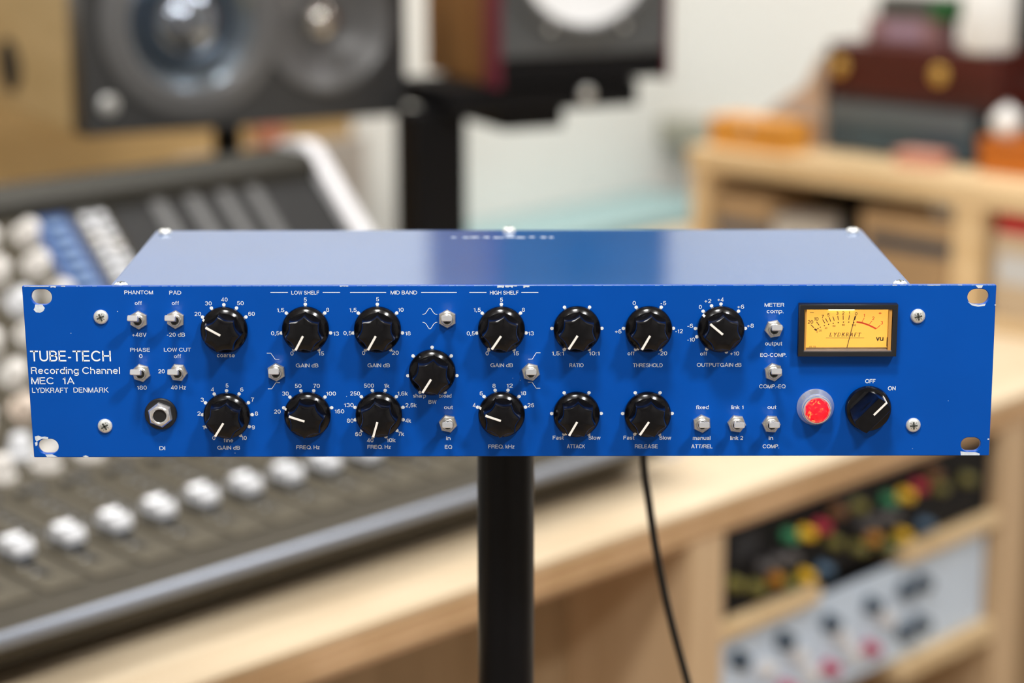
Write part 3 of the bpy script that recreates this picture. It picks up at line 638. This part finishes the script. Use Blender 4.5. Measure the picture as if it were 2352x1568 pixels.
# ---- power knob with a bar grip
pk = front(obj('power_knob', me_lathe([(10.9*mm, .6*mm), (11.5*mm, 1*mm), (11.5*mm, 3*mm), (11*mm, 4*mm), (9.6*mm, 4.6*mm), (0, 4.6*mm)], 64, 30), KNOB, unit), 1992.5, 935.5, 46)
def barring(Rr, wv, h, n=14):
    a0 = math.asin(min(.98, wv/Rr)); out = []
    for i in range(n+1): a = -a0 + 2*a0*i/n; out.append((Rr*math.cos(a), Rr*math.sin(a), h))
    for i in range(n+1): a = PI - a0 + 2*a0*i/n; out.append((Rr*math.cos(a), Rr*math.sin(a), h))
    return out
obj('bar_grip', me_loft([barring(9.7*mm, 8.6*mm, 4.4*mm), barring(9.65*mm, 7.2*mm, 5.4*mm), barring(9.6*mm, 5.6*mm, 8*mm), barring(9.5*mm, 4.7*mm, 12*mm), barring(9.4*mm, 4.4*mm, 15.6*mm), barring(9.2*mm, 4.2*mm, 16*mm)], 22), KNOB, pk)
obj('pointer_line', me_prism([(.6*mm, 15.6*mm), (9.3*mm, 15.6*mm), (9.75*mm, 6*mm), (9.9*mm, 5*mm), (10.0*mm, 5.2*mm), (9.6*mm, 15.9*mm), (9.4*mm, 16.15*mm), (.6*mm, 16.15*mm)], -.5*mm, .5*mm, 'y'), POINTER, pk)

# ---- toggle switches
def hexring(r, h, a0=PI/2): return [(r*math.cos(a0+PI*k/3), r*math.sin(a0+PI*k/3), h) for k in range(6)]
NUT = me_loft([hexring(4.75*mm, 0), hexring(4.75*mm, 1.5*mm), hexring(4.35*mm, 1.95*mm)], 20)
BUSH = me_lathe([(3.0*mm, 1.5*mm), (3.0*mm, 2.6*mm), (2.75*mm, 2.8*mm), (3.0*mm, 3.0*mm), (3.0*mm, 3.3*mm), (2.75*mm, 3.5*mm), (2.9*mm, 3.8*mm), (2.6*mm, 4.2*mm), (2.2*mm, 4.2*mm), (1.9*mm, 3.2*mm)], 32, 30)
PIT = me_lathe([(2.25*mm, 3.6*mm), (0, 3.7*mm)], 24, 30)
def lever_mesh():
    def rr(wx, wy, h, r=.5*mm):
        return [(sx*(wx-r)+r*math.cos(a), sy*(wy-r)+r*math.sin(a), h) for sx, sy, a0 in ((1, 1, 0), (-1, 1, PI/2), (-1, -1, PI), (1, -1, 3*PI/2)) for a in (a0, a0+PI/4, a0+PI/2)]
    return me_loft([rr(1.0*mm, 1.0*mm, 0), rr(1.1*mm, 1.1*mm, 3*mm), rr(1.9*mm, 1.3*mm, 6*mm), rr(2.55*mm, 1.42*mm, 9*mm), rr(2.6*mm, 1.4*mm, 11.2*mm), rr(2.35*mm, 1.15*mm, 11.45*mm)], 30)
LEVERM = lever_mesh()
tog = [(318.7, 733.7, 0, -8, 19), (403.5, 732.6, -3, -8, 18), (324.9, 855, 12, -8, 18), (409.8, 854, 24, -8, 17), (634.8, 853.5, 3, 0, 18), (1027.2, 731, 0, 0, 16), (1029, 971.4, 18, 0, 14),
       (1219, 853, 14, 0, 16), (1777, 753.9, -20, 0, 18), (1775.8, 853, 10, 0, 18), (1611.8, 971.4, 5, 0, 14), (1691.6, 971.7, 22, 0, 14), (1771, 972.2, 26, 0, 15)]
for px, py, rot, yaw, tilt in tog:
    t = front(obj('toggle_switch', NUT, NICKEL, unit), px, py, rot)
    obj('bushing', BUSH, NICKEL, t); obj('bushing_bore', PIT, HOLE, t)
    l = obj('lever', LEVERM, LEVER, t)
    l.matrix_local = Matrix.Rotation(math.radians(-rot), 4, 'Z') @ Matrix.Translation((0, 0, 2.6*mm)) @ Matrix.Rotation(math.radians(yaw*.6), 4, 'Y') @ Matrix.Rotation(math.radians(-tilt), 4, 'X')

# ---- jack socket
jk = front(obj('jack_socket', me_lathe([(8.1*mm, 0), (8.1*mm, .9*mm), (7.6*mm, 1.5*mm), (4*mm, 1.6*mm), (0, 1.6*mm)], 48, 30), BLACKP, unit), 370, 949.5, 8)
hx = obj('hex_nut', me_loft([hexring(6.4*mm, 1.5*mm), hexring(6.4*mm, 3.4*mm), hexring(5.6*mm, 4.4*mm)], 20), CHROME, jk)
obj('socket_sleeve', me_lathe([(4.8*mm, 4.3*mm), (4.8*mm, 5.0*mm), (4.3*mm, 5.4*mm), (3.7*mm, 5.4*mm), (3.3*mm, 5.0*mm), (3.3*mm, 4.45*mm)], 40, 30, False), CHROME, jk)
obj('socket_bore', me_lathe([(3.35*mm, 4.6*mm), (0, 4.62*mm)], 32, 30, False), HOLE, jk)

# ---- pilot lamp
pl = front(obj('pilot_lamp', me_lathe([(9.4*mm, 0), (9.4*mm, .6*mm), (9.0*mm, 1.2*mm), (7.6*mm, 3.2*mm), (7.5*mm, 3.4*mm), (0, 3.4*mm)], 72, 30), CHROME, unit), 1872.5, 934, 0)
kr = []
for h in (3.3, 5.2): kr.append([((7.45+.16*(i % 2))*mm*math.cos(2*PI*i/120), (7.45+.16*(i % 2))*mm*math.sin(2*PI*i/120), h*mm) for i in range(120)])
obj('knurled_ring', me_loft(kr, None), CHROME, pl)
obj('jewel_bezel', me_lathe([(7.2*mm, 5.0*mm), (7.2*mm, 6.2*mm), (6.9*mm, 6.8*mm), (6.4*mm, 7.0*mm), (6.1*mm, 6.6*mm)], 64, 30), CHROME, pl)
jv = []; rg = [(6.15, 6.4, 0), (5.6, 8.2, .5), (4.1, 9.4, 0), (2.2, 10.1, .5)]
for r, h, o_ in rg: jv.append([(r*mm*math.cos(2*PI*(i+o_)/9), r*mm*math.sin(2*PI*(i+o_)/9), h*mm) for i in range(9)])
jm = [p for r in jv for p in r] + [(0, 0, 10.3*mm)]; jf = []
for k in range(3):
    for i in range(9):
        j = (i+1) % 9; A, B, C_, D = k*9+i, k*9+j, (k+1)*9+j, (k+1)*9+i
        if rg[k][2] == 0: jf += [(A, B, D), (B, C_, D)]
        else: jf += [(A, B, C_), (A, C_, D)]
jf += [(27+i, 27+(i+1) % 9, 36) for i in range(9)]
obj('red_jewel', me_from(jm, jf, 'jewel'), JEWEL, pl)['label'] = 'glowing faceted red jewel'

# ---- VU meter
FY = -.0050
o4 = [pm(1832.7, 818.8, FY), pm(2058.5, 818.8, FY), pm(2063.5, 699.5, FY), pm(1836.8, 699.5, FY)]
i4 = [pm(1846.5, 807.5, FY), pm(2047.5, 807.5, FY), pm(2051.0, 711.0, FY), pm(1848.3, 711.0, FY)]
me = curve_mesh([o4, i4], (-FY)/2-.0003, .0003)
for v in me.vertices: v.co = Vector((v.co.x, FY/2 - v.co.z - .00005, v.co.y))
finish(me, None)
vu = obj('vu_meter', me, BLACKP, unit)
ix0, ix1, iz0, iz1 = i4[0][0], i4[2][0], i4[0][1], i4[2][1]
DY = -.0006
box('dial_plate', DIAL, vu, ix0-.0004, ix1+.0004, DY, -.0002, iz0-.0004, iz1+.0010)
box('meter_bulb', LAMPW, vu, ix0+.012, ix0+.025, -.0019, -.0009, iz1-.0009, iz1-.0001, bev=.0002)
AMB = mat('amber_liner', (0.55, 0.27, 0.06), 0.35)
box('side_liner', AMB, vu, ix1-.0016, ix1-.0002, -.0044, -.0007, iz0, iz1); box('side_liner', AMB, vu, ix0+.0002, ix0+.0010, -.0040, -.0007, iz0, iz1)
obj('lower_sill', me_prism([(-.0048, iz0), (-.0007, iz0), (-.0007, iz0+.0012), (-.0012, iz0+.0012), (-.0048, iz0+.0004)], ix0, ix1, 'x'), mat('sill_grey', (0.16, 0.13, 0.12), 0.3), vu)
box('glass', GLASS, vu, ix0+.0001, ix1-.0001, -.0031, -.0026, iz0+.0001, iz1-.0001)
def zm(x, y): return (1820 + x/9.046, 690 + y/9.046)
def dialp(x, y): return pm(*zm(x, y), Y=DY)
def quads(segs, Y):                      # thick line segments [(p, q, width)] as one flat mesh
    v = []; f = []
    for p, q, wd in segs:
        p = Vector(p); q = Vector(q); d = (q-p); n = Vector((-d.y, d.x)).normalized()*wd/2; b = len(v)
        v += [(c.x, Y, c.y) for c in (p+n, q+n, q-n, p-n)]; f.append((b, b+1, b+2, b+3))
    me = bpy.data.meshes.new('lines'); me.from_pydata(v, [], f); return me
U9 = 1/(9.046*4630)                     # one zoomed pixel in metres
tk = [((382, 500), (447, 563), 12), ((500, 440), (557, 513), 12), ((627, 392), (673, 468), 12), ((688, 370), (730, 452), 12), ((762, 345), (796, 435), 12), ((842, 330), (868, 418), 12), ((940, 315), (955, 405), 12), ((1053, 305), (1055, 398), 12), ((1183, 303), (1170, 398), 12), ((1318, 315), (1290, 405), 15), ((456, 590), (508, 614), 30)]
obj('scale_ticks', quads([(dialp(*a), dialp(*b), w_*U9*1.25) for a, b, w_ in tk], DY-.00005), INK, vu)
obj('red_arc', quads([(dialp(*a), dialp(*b), w_*U9) for a, b, w_ in [((1330, 442), (1392, 450), 34), ((1388, 449), (1455, 463), 34), ((1450, 462), (1525, 486), 34), ((1520, 484), (1595, 513), 34), ((1590, 511), (1665, 547), 34), ((1660, 544), (1735, 583), 34), ((1445, 445), (1490, 362), 12), ((1595, 492), (1655, 420), 12), ((1740, 585), (1828, 508), 13)]], DY-.00006), INKR, vu)
v = []; f = []
for x, y in ((530, 578), (578, 552), (662, 520), (750, 492), (848, 470), (952, 457), (1060, 446), (1171, 446), (1276, 455)):
    cx, cy = dialp(x, y); b = len(v); v += [(cx+13*U9*math.cos(2*PI*i/12), DY-.00005, cy+13*U9*math.sin(2*PI*i/12)) for i in range(12)]; f.append(tuple(range(b, b+12)))
obj('scale_dots', me_from(v, f), INK, vu)
obj('dial_lines', quads([(dialp(695, 775), dialp(1488, 775), 7*U9), (dialp(765, 980), dialp(1400, 980), 10*U9), (dialp(365, 248), dialp(445, 250), 10*U9)], DY-.00005), INKB, vu)
nd = [pm(*zm(1130, 985), Y=-.0014), pm(*zm(1300, 325), Y=-.0014)]
obj('needle', me_tube([(nd[0][0], -.0014, nd[0][1]), (nd[1][0], -.0014, nd[1][1])], .00018, 8), mat('needle_dark', (0.03, 0.004, 0.003), 0.5), vu)
box('stop_bar', HOLE, vu, *[q for q in (pm(*zm(1962, 900), Y=-.002)[0], pm(*zm(1990, 900), Y=-.002)[0])], -.0022, -.0008, pm(*zm(1970, 960), Y=-.002)[1], pm(*zm(1970, 770), Y=-.002)[1])

# ---- lettering
def arc_(cx, cy, rx, ry, a0, a1, n=None):
    n = n or max(4, int(abs(a1-a0)/18)); return [(cx+rx*math.cos(math.radians(a0+(a1-a0)*i/n)), cy+ry*math.sin(math.radians(a0+(a1-a0)*i/n))) for i in range(n+1)]
def ell(cx, cy, rx, ry): return arc_(cx, cy, rx, ry, 0, 360, 24)
h_ = .06; T_ = 1-h_; ST = [(h_, 0), (h_, 1)]; SX = [(h_, 0), (h_, .72)]
PB = [(h_, T_), (.44, T_)] + arc_(.44, .72, .26, .22, 90, -90) + [(h_, .5)]
GL = {  # grotesque capitals, small letters and figures as pen strokes: width, strokes
 'A': (.86, [[(.05, 0), (.43, .985), (.81, 0)], [(.19, .32), (.67, .32)]]), 'B': (.74, [ST, [(h_, T_), (.4, T_)] + arc_(.4, .735, .24, .205, 90, -90) + [(h_, .53)], [(.40, .53)] + arc_(.42, .295, .27, .235, 90, -90) + [(h_, h_)]]),
 'C': (.93, [arc_(.5, .5, .44, .44, 40, 320)]), 'D': (.86, [ST, [(h_, T_), (.38, T_)] + arc_(.38, .5, .42, .44, 90, -90) + [(h_, h_)]]),
 'E': (.72, [ST, [(h_, T_), (.69, T_)], [(h_, .52), (.65, .52)], [(h_, h_), (.71, h_)]]), 'F': (.68, [ST, [(h_, T_), (.67, T_)], [(h_, .5), (.59, .5)]]),
 'G': (.98, [arc_(.5, .5, .44, .44, 42, 325), [(.55, .45), (.93, .45), (.93, 0)]]), 'H': (.80, [ST, [(.74, 0), (.74, 1)], [(h_, .52), (.74, .52)]]), 'I': (.12, [ST]),
 'K': (.80, [ST, [(h_, .36), (.72, 1)], [(.28, .58), (.78, 0)]]), 'L': (.64, [ST, [(h_, h_), (.63, h_)]]),
 'M': (.92, [ST, [(.08, .97), (.46, .04), (.84, .97)], [(.86, 0), (.86, 1)]]), 'N': (.80, [ST, [(.08, .96), (.72, .04)], [(.74, 0), (.74, 1)]]),
 'O': (1.0, [ell(.5, .5, .44, .44)]), 'P': (.76, [ST, PB]), 'Q': (1.0, [ell(.5, .5, .44, .44), [(.58, .25), (.92, -.02)]]), 'R': (.80, [ST, PB, [(.46, .5), (.62, .43), (.66, .26), (.72, 0)]]),
 'S': (.84, [arc_(.42, .735, .31, .205, 12, 270) + arc_(.42, .295, .35, .235, 90, -168)]), 'T': (.76, [[(.38, 0), (.38, 1)], [(0, T_), (.76, T_)]]),
 'U': (.80, [[(h_, 1), (h_, .36)] + arc_(.40, .36, .34, .30, 180, 360) + [(.74, 1)]]), 'V': (.80, [[(.04, 1), (.40, .03), (.76, 1)]]), 'W': (1.08, [[(.03, 1), (.28, .04), (.54, .96), (.80, .04), (1.05, 1)]]),
 'Y': (.76, [[(.03, 1), (.38, .42), (.38, 0)], [(.38, .42), (.73, 1)]]),
 'a': (.60, [arc_(.30, .5, .22, .165, 160, 0) + [(.52, .1), (.58, .04)], [(.52, .42), (.3, .37)] + arc_(.27, .21, .2, .155, 100, 290) + [(.46, .12), (.52, .22)]]),
 'b': (.67, [ST, ell(.34, .36, .27, .30)]), 'c': (.62, [arc_(.34, .36, .28, .30, 42, 318)]), 'd': (.67, [ell(.33, .36, .27, .30), [(.61, 0), (.61, 1)]]), 'e': (.68, [[(h_, .38), (.62, .38)] , arc_(.34, .36, .28, .30, 4, 322)]),
 'f': (.38, [[(.16, 0), (.16, .8)] + arc_(.30, .8, .14, .14, 180, 90) + [(.37, .94)], [(0, .66), (.35, .66)]]), 'g': (.67, [ell(.33, .36, .27, .30), [(.61, .72), (.61, -.05)] + arc_(.34, -.05, .27, .17, 0, -155)]),
 'h': (.62, [ST, [(h_, .42)] + arc_(.31, .42, .25, .24, 180, 0) + [(.56, 0)]]), 'i': (.12, [SX, [(h_, .87), (h_, 1)]]), 'k': (.56, [ST, [(h_, .25), (.5, .72)], [(.2, .42), (.54, 0)]]), 'l': (.12, [ST]),
 'm': (.88, [SX, [(h_, .45)] + arc_(.25, .47, .19, .19, 180, 0) + [(.44, 0)], [(.44, .45)] + arc_(.63, .47, .19, .19, 180, 0) + [(.82, 0)]]), 'n': (.62, [SX, [(h_, .42)] + arc_(.31, .42, .25, .24, 180, 0) + [(.56, 0)]]),
 'o': (.68, [ell(.34, .36, .28, .30)]), 'p': (.67, [[(h_, -.27), (h_, .72)], ell(.34, .36, .27, .30)]), 'r': (.38, [SX, [(h_, .42)] + arc_(.28, .42, .22, .24, 180, 90) + [(.37, .66)]]),
 's': (.54, [arc_(.27, .515, .19, .15, 20, 270) + arc_(.27, .21, .21, .15, 90, -160)]), 't': (.38, [[(.16, .92), (.16, .2)] + arc_(.28, .18, .12, .12, 180, 270) + [(.36, .06)], [(0, .66), (.36, .66)]]),
 'u': (.62, [[(h_, .72), (h_, .3)] + arc_(.31, .3, .25, .24, 180, 360), [(.56, 0), (.56, .72)]]), 'v': (.58, [[(.03, .72), (.29, .03), (.55, .72)]]), 'w': (.82, [[(.03, .72), (.22, .04), (.41, .68), (.60, .04), (.79, .72)]]),
 'x': (.58, [[(.04, .72), (.54, 0)], [(.54, .72), (.04, 0)]]), 'z': (.55, [[(.03, .66), (.49, .66), (.07, .06), (.53, .06)]]),
 '0': (.66, [ell(.33, .5, .27, .44)]), '1': (.40, [[(.30, 0), (.30, 1)], [(.06, .74), (.20, .77), (.27, .86), (.30, .98)]]), '2': (.66, [arc_(.33, .69, .26, .25, 170, -30) + [(.10, .10), (.09, .06), (.63, .06)]]),
 '3': (.64, [arc_(.31, .735, .24, .205, 165, -90), arc_(.31, .295, .27, .235, 90, -165)]), '4': (.66, [[(.47, 0), (.47, .97), (.05, .27), (.64, .27)]]), '5': (.64, [[(.58, T_), (.17, T_), (.11, .48)] + arc_(.32, .32, .26, .26, 135, -160)]),
 '6': (.66, [ell(.33, .32, .27, .26), arc_(.36, .48, .30, .46, 200, 45)]), '7': (.62, [[(.03, T_), (.58, T_), (.36, .52), (.24, 0)]]), '8': (.66, [ell(.33, .735, .23, .205), ell(.33, .29, .27, .23)]), '9': (.66, [ell(.33, .68, .27, .26), arc_(.30, .52, .30, .46, 20, -135)]),
 '+': (.66, [[(.33, .12), (.33, .68)], [(.05, .4), (.61, .4)]]), '-': (.36, [[(.03, .36), (.33, .36)]]), ',': (.16, [[(.09, .13), (.09, 0), (.04, -.14)]]), '.': (.14, [[(.07, 0), (.07, .13)]]), ':': (.14, [[(.07, 0), (.07, .13)], [(.07, .55), (.07, .68)]]), '/': (.34, [[(0, 0), (.34, 1)]]), ' ': (.22, [])}
def ribbon(pl_, wd, v, f):
    pts = [Vector(p) for p in pl_]; pts = [p for i, p in enumerate(pts) if i == 0 or (p-pts[i-1]).length > 1e-5]
    closed = (pts[0]-pts[-1]).length < 1e-4 and len(pts) > 4
    if closed: pts = pts[:-1]
    n = len(pts); b = len(v)
    for i, p in enumerate(pts):
        d0 = (p-pts[i-1]).normalized() if (i > 0 or closed) else None; d1 = (pts[(i+1) % n]-p).normalized() if (i < n-1 or closed) else None
        d0 = d0 or d1; d1 = d1 or d0
        n0 = Vector((-d0.y, d0.x)); n1 = Vector((-d1.y, d1.x)); mt_ = (n0+n1); mt_ = mt_.normalized() if mt_.length > .2 else n0
        k = wd/2/max(.42, mt_.dot(n0)); v.append(p+mt_*k); v.append(p-mt_*k)
    for i in range(n if closed else n-1):
        a, c = b+2*i, b+2*((i+1) % n); f.append((a, c, c+1, a+1))
def text_mesh(txt, wd=.13, gap=.13):
    v = []; f = []; x = 0.0
    for c in txt:
        g = GL[c]
        for pl_ in g[1]: ribbon([(x+a, b) for a, b in pl_], wd, v, f)
        x += g[0] + gap
    me = bpy.data.meshes.new('letters'); me.from_pydata([(p.x, p.y, 0) for p in v], [], f)
    return me
CAPH = 1.0
def lettering(txt, x0, x1, base, cap, parent=None, mt=None, Y=-.00008, bold=0.135, shear=0.0):
    me = text_mesh(txt, bold); xs = [v.co.x for v in me.vertices]; a, b = min(xs), max(xs)
    p0 = pm(x0, base, Y); p1 = pm(x1, base, Y); pc = pm(x0, base-cap, Y); k = (pc[1]-p0[1])/CAPH
    for v in me.vertices:
        f_ = (v.co.x-a)/(b-a)
        v.co = Vector((p0[0]+(p1[0]-p0[0])*f_ + shear*v.co.y*k, Y, p0[1]+(p1[1]-p0[1])*f_+v.co.y*k))
    return obj('lettering', me, mt or PRINT, parent or face)
Z = 3.7333
def blk(ox, sc, items, oy=640, **kw):
    for it in items:
        txt, x0, x1, b = it[:4]; cap = it[4] if len(it) > 4 else (34 if any(c.isdigit() for c in txt) else 32)
        lettering(txt, ox+x0/sc, ox+x1/sc, oy+b/sc, cap/sc, **kw)
blk(40, Z, [('PHANTOM', 917, 1163, 133), ('off', 1007, 1067, 224), ('PAD', 1303, 1405, 135), ('off', 1325, 1385, 224), ('+48V', 985, 1108, 497), ('-20 dB', 1283, 1437, 496),
  ('PHASE', 968, 1137, 625), ('0', 1044, 1073, 680), ('LOW CUT', 1257, 1488, 624), ('off', 1343, 1403, 680), ('20', 1208, 1264, 810), ('180', 1027, 1110, 950), ('40 Hz', 1316, 1447, 948), ('DI', 1218, 1267, 1468),
  ('30', 1609, 1667, 228), ('40', 1746, 1803, 195), ('50', 1884, 1941, 226), ('20', 1519, 1576, 318), ('60', 1979, 2036, 317), ('coarse', 1711, 1865, 672, 34),
  ('4', 1659, 1686, 965), ('5', 1786, 1810, 932), ('6', 1911, 1938, 966), ('3', 1571, 1599, 1054), ('7', 2004, 2031, 1053), ('2', 1544, 1572, 1172), ('8', 2037, 2063, 1172), ('1', 1588, 1604, 1290), ('9', 2010, 2036, 1291), ('0', 1672, 1698, 1382), ('10', 1924, 1967, 1381), ('fine', 1770, 1851, 1400), ('GAIN dB', 1715, 1909, 1464)])
blk(40, Z, [('TUBE-TECH', 112, 803, 708, 91)], bold=0.135)
blk(40, Z, [('Recording Channel', 118, 880, 815, 58), ('MEC', 120, 311, 903, 58), ('1A', 390, 490, 903, 58), ('LYDKRAFT', 127, 435, 977, 43), ('DENMARK', 482, 782, 975, 43)], bold=0.125)
blk(600, Z, [('LOW SHELF', 258, 497, 135), ('MID BAND', 1110, 1337, 134), ('5', 366, 391, 196), ('1,5', 136, 198, 285), ('8', 557, 583, 283), ('0,5', 85, 155, 484), ('13', 620, 666, 487), ('0', 251, 277, 657), ('15', 492, 539, 657), ('GAIN dB', 297, 490, 759),
  ('5', 985, 1010, 192), ('1,5', 757, 818, 284), ('10', 1176, 1221, 282), ('0,5', 705, 775, 483), ('18', 1236, 1281, 485), ('0', 865, 891, 653), ('20', 1121, 1179, 651), ('GAIN dB', 912, 1103, 758),
  ('50', 289, 345, 935), ('70', 447, 503, 935), ('30', 180, 236, 1001), ('100', 559, 641, 1001), ('20', 111, 167, 1155), ('160', 631, 712, 1153), ('FREQ. Hz', 301, 503, 1460),
  ('500', 882, 967, 933), ('1k', 1054, 1100, 934), ('250', 763, 847, 1000), ('1,6k', 1170, 1257, 1000), ('130', 711, 793, 1100), ('2,5k', 1236, 1333, 1101), ('80', 735, 791, 1233), ('4k', 1234, 1285, 1233), ('60', 806, 862, 1348), ('7k', 1174, 1225, 1346), ('40', 906, 962, 1401), ('10k', 1077, 1152, 1400), ('FREQ. Hz', 911, 1113, 1457),
  ('sharp', 1303, 1413, 1018), ('broad', 1525, 1631, 1018), ('BW', 1435, 1503, 1071), ('out', 1568, 1643, 1117), ('in', 1587, 1624, 1382), ('EQ', 1575, 1637, 1457)])
blk(1040, Z, [('HIGH SHELF', 318, 563, 135), ('5', 405, 430, 197), ('1,5', 180, 240, 283), ('8', 593, 618, 283), ('0,5', 120, 188, 485), ('13', 648, 694, 485), ('0', 281, 308, 656), ('15', 519, 567, 656), ('GAIN dB', 323, 515, 757),
  ('8', 340, 367, 934), ('12', 462, 514, 933), ('6', 231, 257, 998), ('18', 583, 629, 997), ('4', 169, 195, 1101), ('26', 641, 697, 1101), ('FREQ. kHz', 304, 530, 1454),
  ('1,5:1', 850, 952, 656), ('10:1', 1168, 1257, 656), ('RATIO', 1001, 1121, 757), ('0', 1542, 1569, 225), ('-5', 1782, 1830, 226), ('+6', 1391, 1446, 468), ('off', 1499, 1557, 655), ('-20', 1761, 1838, 656), ('THRESHOLD', 1546, 1799, 757),
  ('Fast', 857, 950, 1378), ('Slow', 1162, 1266, 1378), ('ATTACK', 979, 1133, 1452), ('Fast', 1463, 1556, 1378), ('Slow', 1769, 1872, 1378), ('RELEASE', 1561, 1757, 1452)])
blk(1540, Z, [('-12', 42, 105, 466), ('0', 243, 268, 259), ('+2', 292, 349, 207), ('+4', 403, 455, 195), ('+6', 573, 631, 256), ('-6', 145, 193, 420), ('+8', 657, 713, 419), ('-10', 145, 209, 538), ('off', 254, 313, 657), ('+10', 511, 589, 657), ('OUTPUTGAIN dB', 226, 608, 754),
  ('METER', 807, 974, 240), ('comp.', 825, 969, 295, 36), ('output', 811, 957, 571, 34), ('EQ-COMP.', 769, 994, 669), ('COMP.-EQ', 760, 986, 938), ('fixed', 219, 328, 1117), ('manual', 192, 342, 1380), ('ATT/REL', 178, 360, 1452), ('link 1', 521, 625, 1117, 32), ('link 2', 513, 623, 1380, 32), ('out', 832, 907, 1116), ('in', 843, 880, 1380), ('COMP.', 790, 930, 1452)])
blk(1900, 10.4545, [('OFF', 910, 1157, 205, 97), ('ON', 1455, 1642, 378, 97)], oy=860, bold=0.16)
def plines(ox, segs, wpx=1.25):
    out = []
    for pl_ in segs:
        q = [pm(ox+x/Z, 640+y/Z) for x, y in pl_]
        out += [(a, b, wpx/4600) for a, b in zip(q, q[1:])]
    return obj('printed_line', quads(out, -.00008), PRINT, face)
for a, b in ((80, 229), (527, 676), (762, 1071), (1371, 1677)): plines(600, [[(a, 117), (b, 117)]])
for a, b in ((142, 289), (588, 734)): plines(1040, [[(a, 117), (b, 117)]])
plines(600, [[(48, 637), (82, 637), (120, 690), (155, 690)]]); plines(600, [[(57, 943), (90, 943), (125, 890), (160, 890)]])
plines(1040, [[(645, 688), (682, 688), (715, 634), (752, 634)]]); plines(1040, [[(645, 886), (680, 886), (715, 938), (750, 938)]])
bell = [(1383+127*i/16, 306-56*math.exp(-((i-7.9)/3.6)**2)) for i in range(17)]
plines(600, [bell]); plines(600, [[(x, 372+58*math.exp(-((i-8.0)/3.6)**2)) for i, (x, y) in enumerate(bell)]])
# meter print
for tx, x0, x1, b, cap in (('20', 317, 430, 478, 70), ('10', 450, 540, 415, 70), ('7', 607, 655, 365, 68), ('5', 725, 770, 330, 68), ('3', 908, 955, 293, 66), ('2', 1030, 1078, 290, 66), ('1', 1172, 1190, 288, 66), ('0', 1297, 1347, 305, 66)):
    lettering(tx, *[zm(q, 0)[0] for q in (x0, x1)], zm(0, b)[1], cap/9.046, vu, INK, DY-.00005, bold=.16)
for tx, x0, x1, b, cap in (('1', 1478, 1503, 340, 64), ('2', 1655, 1702, 402, 68), ('3', 1830, 1880, 495, 70), ('+', 1788, 1852, 288, 66)):
    lettering(tx, *[zm(q, 0)[0] for q in (x0, x1)], zm(0, b)[1], cap/9.046, vu, INKR, DY-.00005, bold=.16)
for tx, x0, x1, b, cap in (('0', 500, 527, 667, 36), ('20', 548, 606, 642, 38), ('40', 670, 725, 587, 38), ('60', 836, 893, 545, 38), ('80', 1032, 1088, 524, 38), ('100', 1234, 1320, 530, 38)):
    lettering(tx, *[zm(q, 0)[0] for q in (x0, x1)], zm(0, b)[1], cap/9.046, vu, INK, DY-.00005, bold=.16)
lettering('vu', zm(1733, 0)[0], zm(1890, 0)[0], zm(0, 832)[1], 100/9.046, vu, INKB, DY-.00005, bold=.20)
lettering('AL19', zm(343, 0)[0], zm(483, 0)[0], zm(0, 975)[1], 38/9.046, vu, INKB, DY-.00005, bold=.11)
arc = lambda cx, cy, rx, ry, a0, a1, n=8: [(cx+rx*math.cos(a0+(a1-a0)*i/n), cy+ry*math.sin(a0+(a1-a0)*i/n)) for i in range(n+1)]
SER = {'L': (.62, [[(.1, 0), (.1, 1)], [(-.04, 1), (.26, 1)], [(-.04, 0), (.55, 0), (.6, .22)]]),
       'Y': (.66, [[(.33, 0), (.33, .45), (.05, 1)], [(.33, .45), (.62, 1)], [(-.06, 1), (.17, 1)], [(.5, 1), (.72, 1)], [(.2, 0), (.46, 0)]]),
       'D': (.74, [[(.1, 0), (.1, 1)], [(-.04, 1)] + arc(.3, .5, .40, .5, PI/2, -PI/2, 10) + [(-.04, 0)]]),
       'K': (.70, [[(.1, 0), (.1, 1)], [(.12, .42), (.58, 1)], [(.27, .58), (.64, 0)], [(-.04, 1), (.25, 1)], [(-.04, 0), (.25, 0)], [(.46, 1), (.7, 1)], [(.52, 0), (.74, 0)]]),
       'R': (.68, [[(.1, 0), (.1, 1)], [(-.04, 1)] + arc(.3, .74, .27, .26, PI/2, -PI/2, 8) + [(.1, .48)], [(.32, .48), (.62, 0), (.72, 0)], [(-.04, 0), (.25, 0)]]),
       'A': (.70, [[(.06, 0), (.38, 1), (.64, 0)], [(.17, .36), (.54, .36)], [(-.05, 0), (.18, 0)], [(.52, 0), (.76, 0)]]),
       'F': (.58, [[(.1, 0), (.1, 1)], [(-.04, 1), (.55, 1), (.57, .8)], [(.1, .52), (.4, .52)], [(-.04, 0), (.26, 0)]]),
       'T': (.62, [[(.31, 0), (.31, 1)], [(0, .8), (.02, 1), (.60, 1), (.62, .8)], [(.17, 0), (.45, 0)]])}
segs = []; x = 0.0; raw = []
for c in 'LYDKRAFT':
    wd, st_ = SER[c]
    for pl_ in st_:
        for a, b in zip(pl_, pl_[1:]): raw.append(((x+a[0]+.22*a[1], a[1]), (x+b[0]+.22*b[1], b[1]), 7.5 if abs(a[1]-b[1]) > .3 else 4.5))
    x += wd + .36
x -= .14
for a, b, wd in raw: segs.append((dialp(768+(1425-768)*a[0]/x, 740-72*a[1]), dialp(768+(1425-768)*b[0]/x, 740-72*b[1]), wd*U9*1.75))
obj('lettering', quads(segs, DY-.00005), INK, vu)

bpy.data.scenes.remove(SCR)
